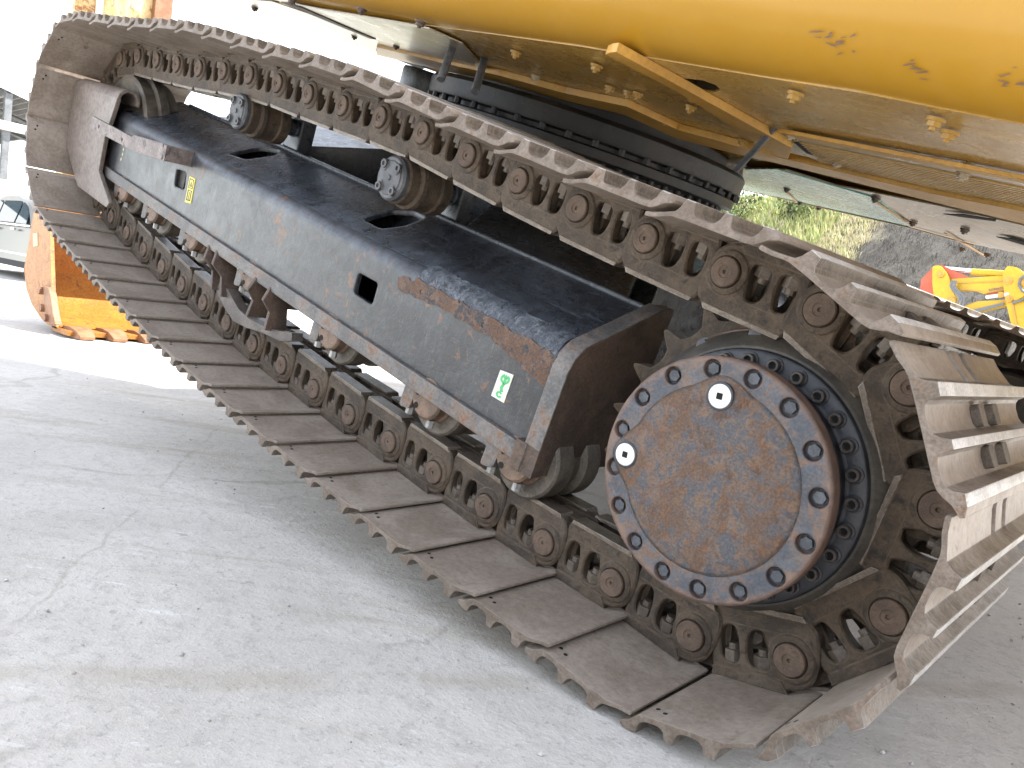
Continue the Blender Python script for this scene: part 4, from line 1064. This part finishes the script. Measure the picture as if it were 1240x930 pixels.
# lettering printed on the far arm
tp = [(2.0367, 1.816), (1.8277, 1.8707)]
tc = bpy.data.curves.new("lettering", 'FONT'); tc.body = "KOMATSU"; tc.extrude = .002; tc.size = .062
to_ = bpy.data.objects.new("lettering", tc); COL.objects.link(to_)
dg = bpy.context.evaluated_depsgraph_get()
me = bpy.data.meshes.new_from_object(to_.evaluated_get(dg)); bpy.data.objects.remove(to_)
me.materials.clear(); me.materials.append(M_purple)
xs = [v.co.x for v in me.vertices]; wd = max(xs) - min(xs)
a, b = Vector((tp[0][0], -11.955, tp[0][1])), Vector((tp[1][0], -11.955, tp[1][1]))
ex = (b - a).normalized(); ey = Vector((-ex.z, 0, ex.x)) * (1 if ex.x > 0 else -1); ez = ex.cross(ey)
sc = (b - a).length / wd
put("lettering", me, fx, FM @ Matrix(((ex.x*sc, ey.x*sc, ez.x*sc, a.x), (ex.y*sc, ey.y*sc, ez.y*sc, a.y), (ex.z*sc, ey.z*sc, ez.z*sc, a.z), (0, 0, 0, 1))))
m = MB()
m.prismY([(-1.2, .8), (.9, .8), (1.0, 1.4), (.6, 1.6), (-.9, 1.7), (-1.3, 1.3)], -12.8, -11.3); m.box(-.6, .5, -12.7, -11.9, 1.6, 2.6)
m.obj("upper_body", M_yfar, fx, FM)
for y in (-12.9, -11.2):
    m = MB(); m.prismY(roundpoly([(-1.3, .02), (1.3, .02), (1.45, .3), (1.3, .62), (-1.3, .62), (-1.45, .3)], .15), y - .2, y + .2); m.obj("crawler", M_tyre, fx, FM)

def hill_h(x, y):
    # seen slope, plus unseen banks behind camera and machine added to block low sky
    side = max(-13.2 - y, (-12.5 - x), min(y - 15.0, 14.0 - x))
    t = min(max(side / 10.0, 0), 1); h = 5.6 * t * t * (3 - 2 * t)
    b = math.sin(x * .35 + 1) * .5 + math.sin(x * .9 + y * .5) * .22 + math.sin(x * 2.1 - y * 1.3) * .09
    return h + b * t - .06
def hill_mat():
    k = NT("dry_grass_slope")
    co = k.coords(False)
    big = k.noise(co, .35, 5, .6, .3); mid = k.noise(co, 1.4, 8, .7, .5); fine = k.noise(k.coords(False, (3, 3, 1.2)), 5, 8, .75)
    col = k.mix(k.ramp(mid, .3, .7), (.60, .52, .33), (.55, .51, .26))
    col = k.mix(k.ramp(big, .45, .62), col, (.60, .52, .33))
    sep = k.n("SeparateXYZ"); k.l(co, sep.inputs[0])
    bare = k.math('ADD', sep.outputs[0], k.math('MULTIPLY', k.math('SUBTRACT', big, .5), 7.0))
    bare = k.ramp(bare, 7.6, 6.3)
    col = k.mix(bare, col, k.mix(k.ramp(mid, .35, .65), (.066, .059, .052), (.098, .088, .076)))
    col = k.mix(k.math('MULTIPLY', k.ramp(fine, .4, .75), .5), col, (.14, .125, .08))
    k.set("Base Color", col); k.set("Roughness", .95)
    bp = k.n("Bump"); bp.inputs["Strength"].default_value = .6; bp.inputs["Distance"].default_value = .15
    k.l(k.math('ADD', mid, fine), bp.inputs["Height"]); k.l(bp.outputs[0], k.b.inputs["Normal"])
    return k.m
m = MB()
xs = [-60, -40] + [-30 + i * .8 for i in range(112)]; ys = [60, 45] + [32 - j * .8 for j in range(80)] + [-40, -60]
for x in xs:
    for y in ys: m.v.append((x, y, hill_h(x, y)))
ny = len(ys)
for i in range(len(xs) - 1):
    for j in range(ny - 1):
        m.f.append([i*ny+j, (i+1)*ny+j, (i+1)*ny+j+1, i*ny+j+1]); m.m.append(0)
structure(m.obj("hillside", hill_mat(), smooth=180))
# grass tufts
def grass(name, n, xr, yr, cols, h, seed, wd=.012):
    random.seed(seed); m = MB()
    for i in range(n):
        x, y = random.uniform(*xr), random.uniform(*yr)
        z = hill_h(x, y)
        m.mi = random.randrange(len(cols))
        for b in range(5):
            a = random.uniform(0, 6.28); hh = h * random.uniform(.5, 1.3); l = random.uniform(.1, .6) * hh
            dx, dy = math.cos(a), math.sin(a); ox, oy = random.uniform(-.12, .12), random.uniform(-.12, .12)
            m.add([(x+ox - dy*wd, y+oy + dx*wd, z - .03), (x+ox + dy*wd, y+oy - dx*wd, z - .03), (x+ox + dx*l*.5 + dy*wd*.8, y+oy + dy*l*.5 - dx*wd*.8, z + hh*.7), (x+ox + dx*l, y+oy + dy*l, z + hh)], [(0, 1, 2), (0, 2, 3)])
    o = m.obj(name, cols, recalc=False); o['kind'] = 'stuff'
def leaf(name, c, r=.8):
    k = NT(name); co = k.coords(False); n1 = k.noise(co, 1.3, 4)
    k.set("Base Color", k.mix(n1, c, tuple(x * .6 for x in c))); k.set("Roughness", r); return k.m
G1, G2, G3, G4, G5 = leaf("straw", (.64, .57, .33)), leaf("yellow_green", (.50, .52, .20)), leaf("green_blade", (.30, .38, .13)), leaf("brown_stem", (.075, .067, .058)), leaf("pale_seed", (.62, .55, .36))
G6 = leaf("purple_stem", (.10, .09, .078))
grass("dry_grass", 16000, (6.3, 14.0), (-22.5, -14.0), [G1, G2, G1, G5, G5], .15, 21, .009)
grass("green_grass", 6000, (7.5, 16.0), (-24.0, -18.8), [G3, G2, G2, G2, G5], .34, 22, .012)
grass("brush", 6000, (-2.0, 7.4), (-22.0, -13.6), [G4, G6, G6], .09, 23, .006)
LG = [leaf("leaf_green", (.19, .27, .11)), leaf("leaf_light", (.29, .36, .14)), leaf("leaf_dark", (.11, .17, .08))]
def shrub(x, y, h, w, label, seed):
    random.seed(seed)
    e = empty("shrub", label, "shrub", (x, y, hill_h(x, y)), "shrubs along the top of the slope")
    m = MB()
    for k in range(5):
        a = random.uniform(0, 6.28)
        m.rod((0, 0, -.1), (math.cos(a)*w*.4, math.sin(a)*w*.4, h*.6), .03, 6, .01)
    m.obj("stem", G4, e, Matrix.Identity(4))
    m = MB()
    for c in range(26):
        cx, cy, cz = random.gauss(0, w*.4), random.gauss(0, w*.4), h * random.uniform(.2, 1.0)
        m.mi = random.randrange(3)
        for q in range(34):
            p = Vector((cx + random.gauss(0, .16*w), cy + random.gauss(0, .16*w), max(.05, cz + random.gauss(0, .12*h))))
            s = random.uniform(.05, .10)
            rt = Matrix.Rotation(random.random()*6.3, 3, 'Z') @ Matrix.Rotation(random.uniform(-1, 1), 3, 'X')
            m.add([p + rt @ Vector(v) for v in ((-s*.4, 0, 0), (0, -s, 0), (s*.4, 0, 0), (0, s, .02))], [(0, 1, 2, 3)])
    m.obj("foliage", LG, e, Matrix.Identity(4), recalc=False)
shrub(10.6, -20.0, 1.5, 1.2, "green shrub nearest the swing ring in the gap under the machine", 1)
shrub(8.7, -20.2, 1.25, 1.0, "darker green shrub behind the yellow grass, under the sheet with the painted aqua reflection", 2)
shrub(12.9, -20.6, 1.7, 1.3, "pale green shrub furthest left along the top of the slope", 3)
bpy.context.view_layer.update()
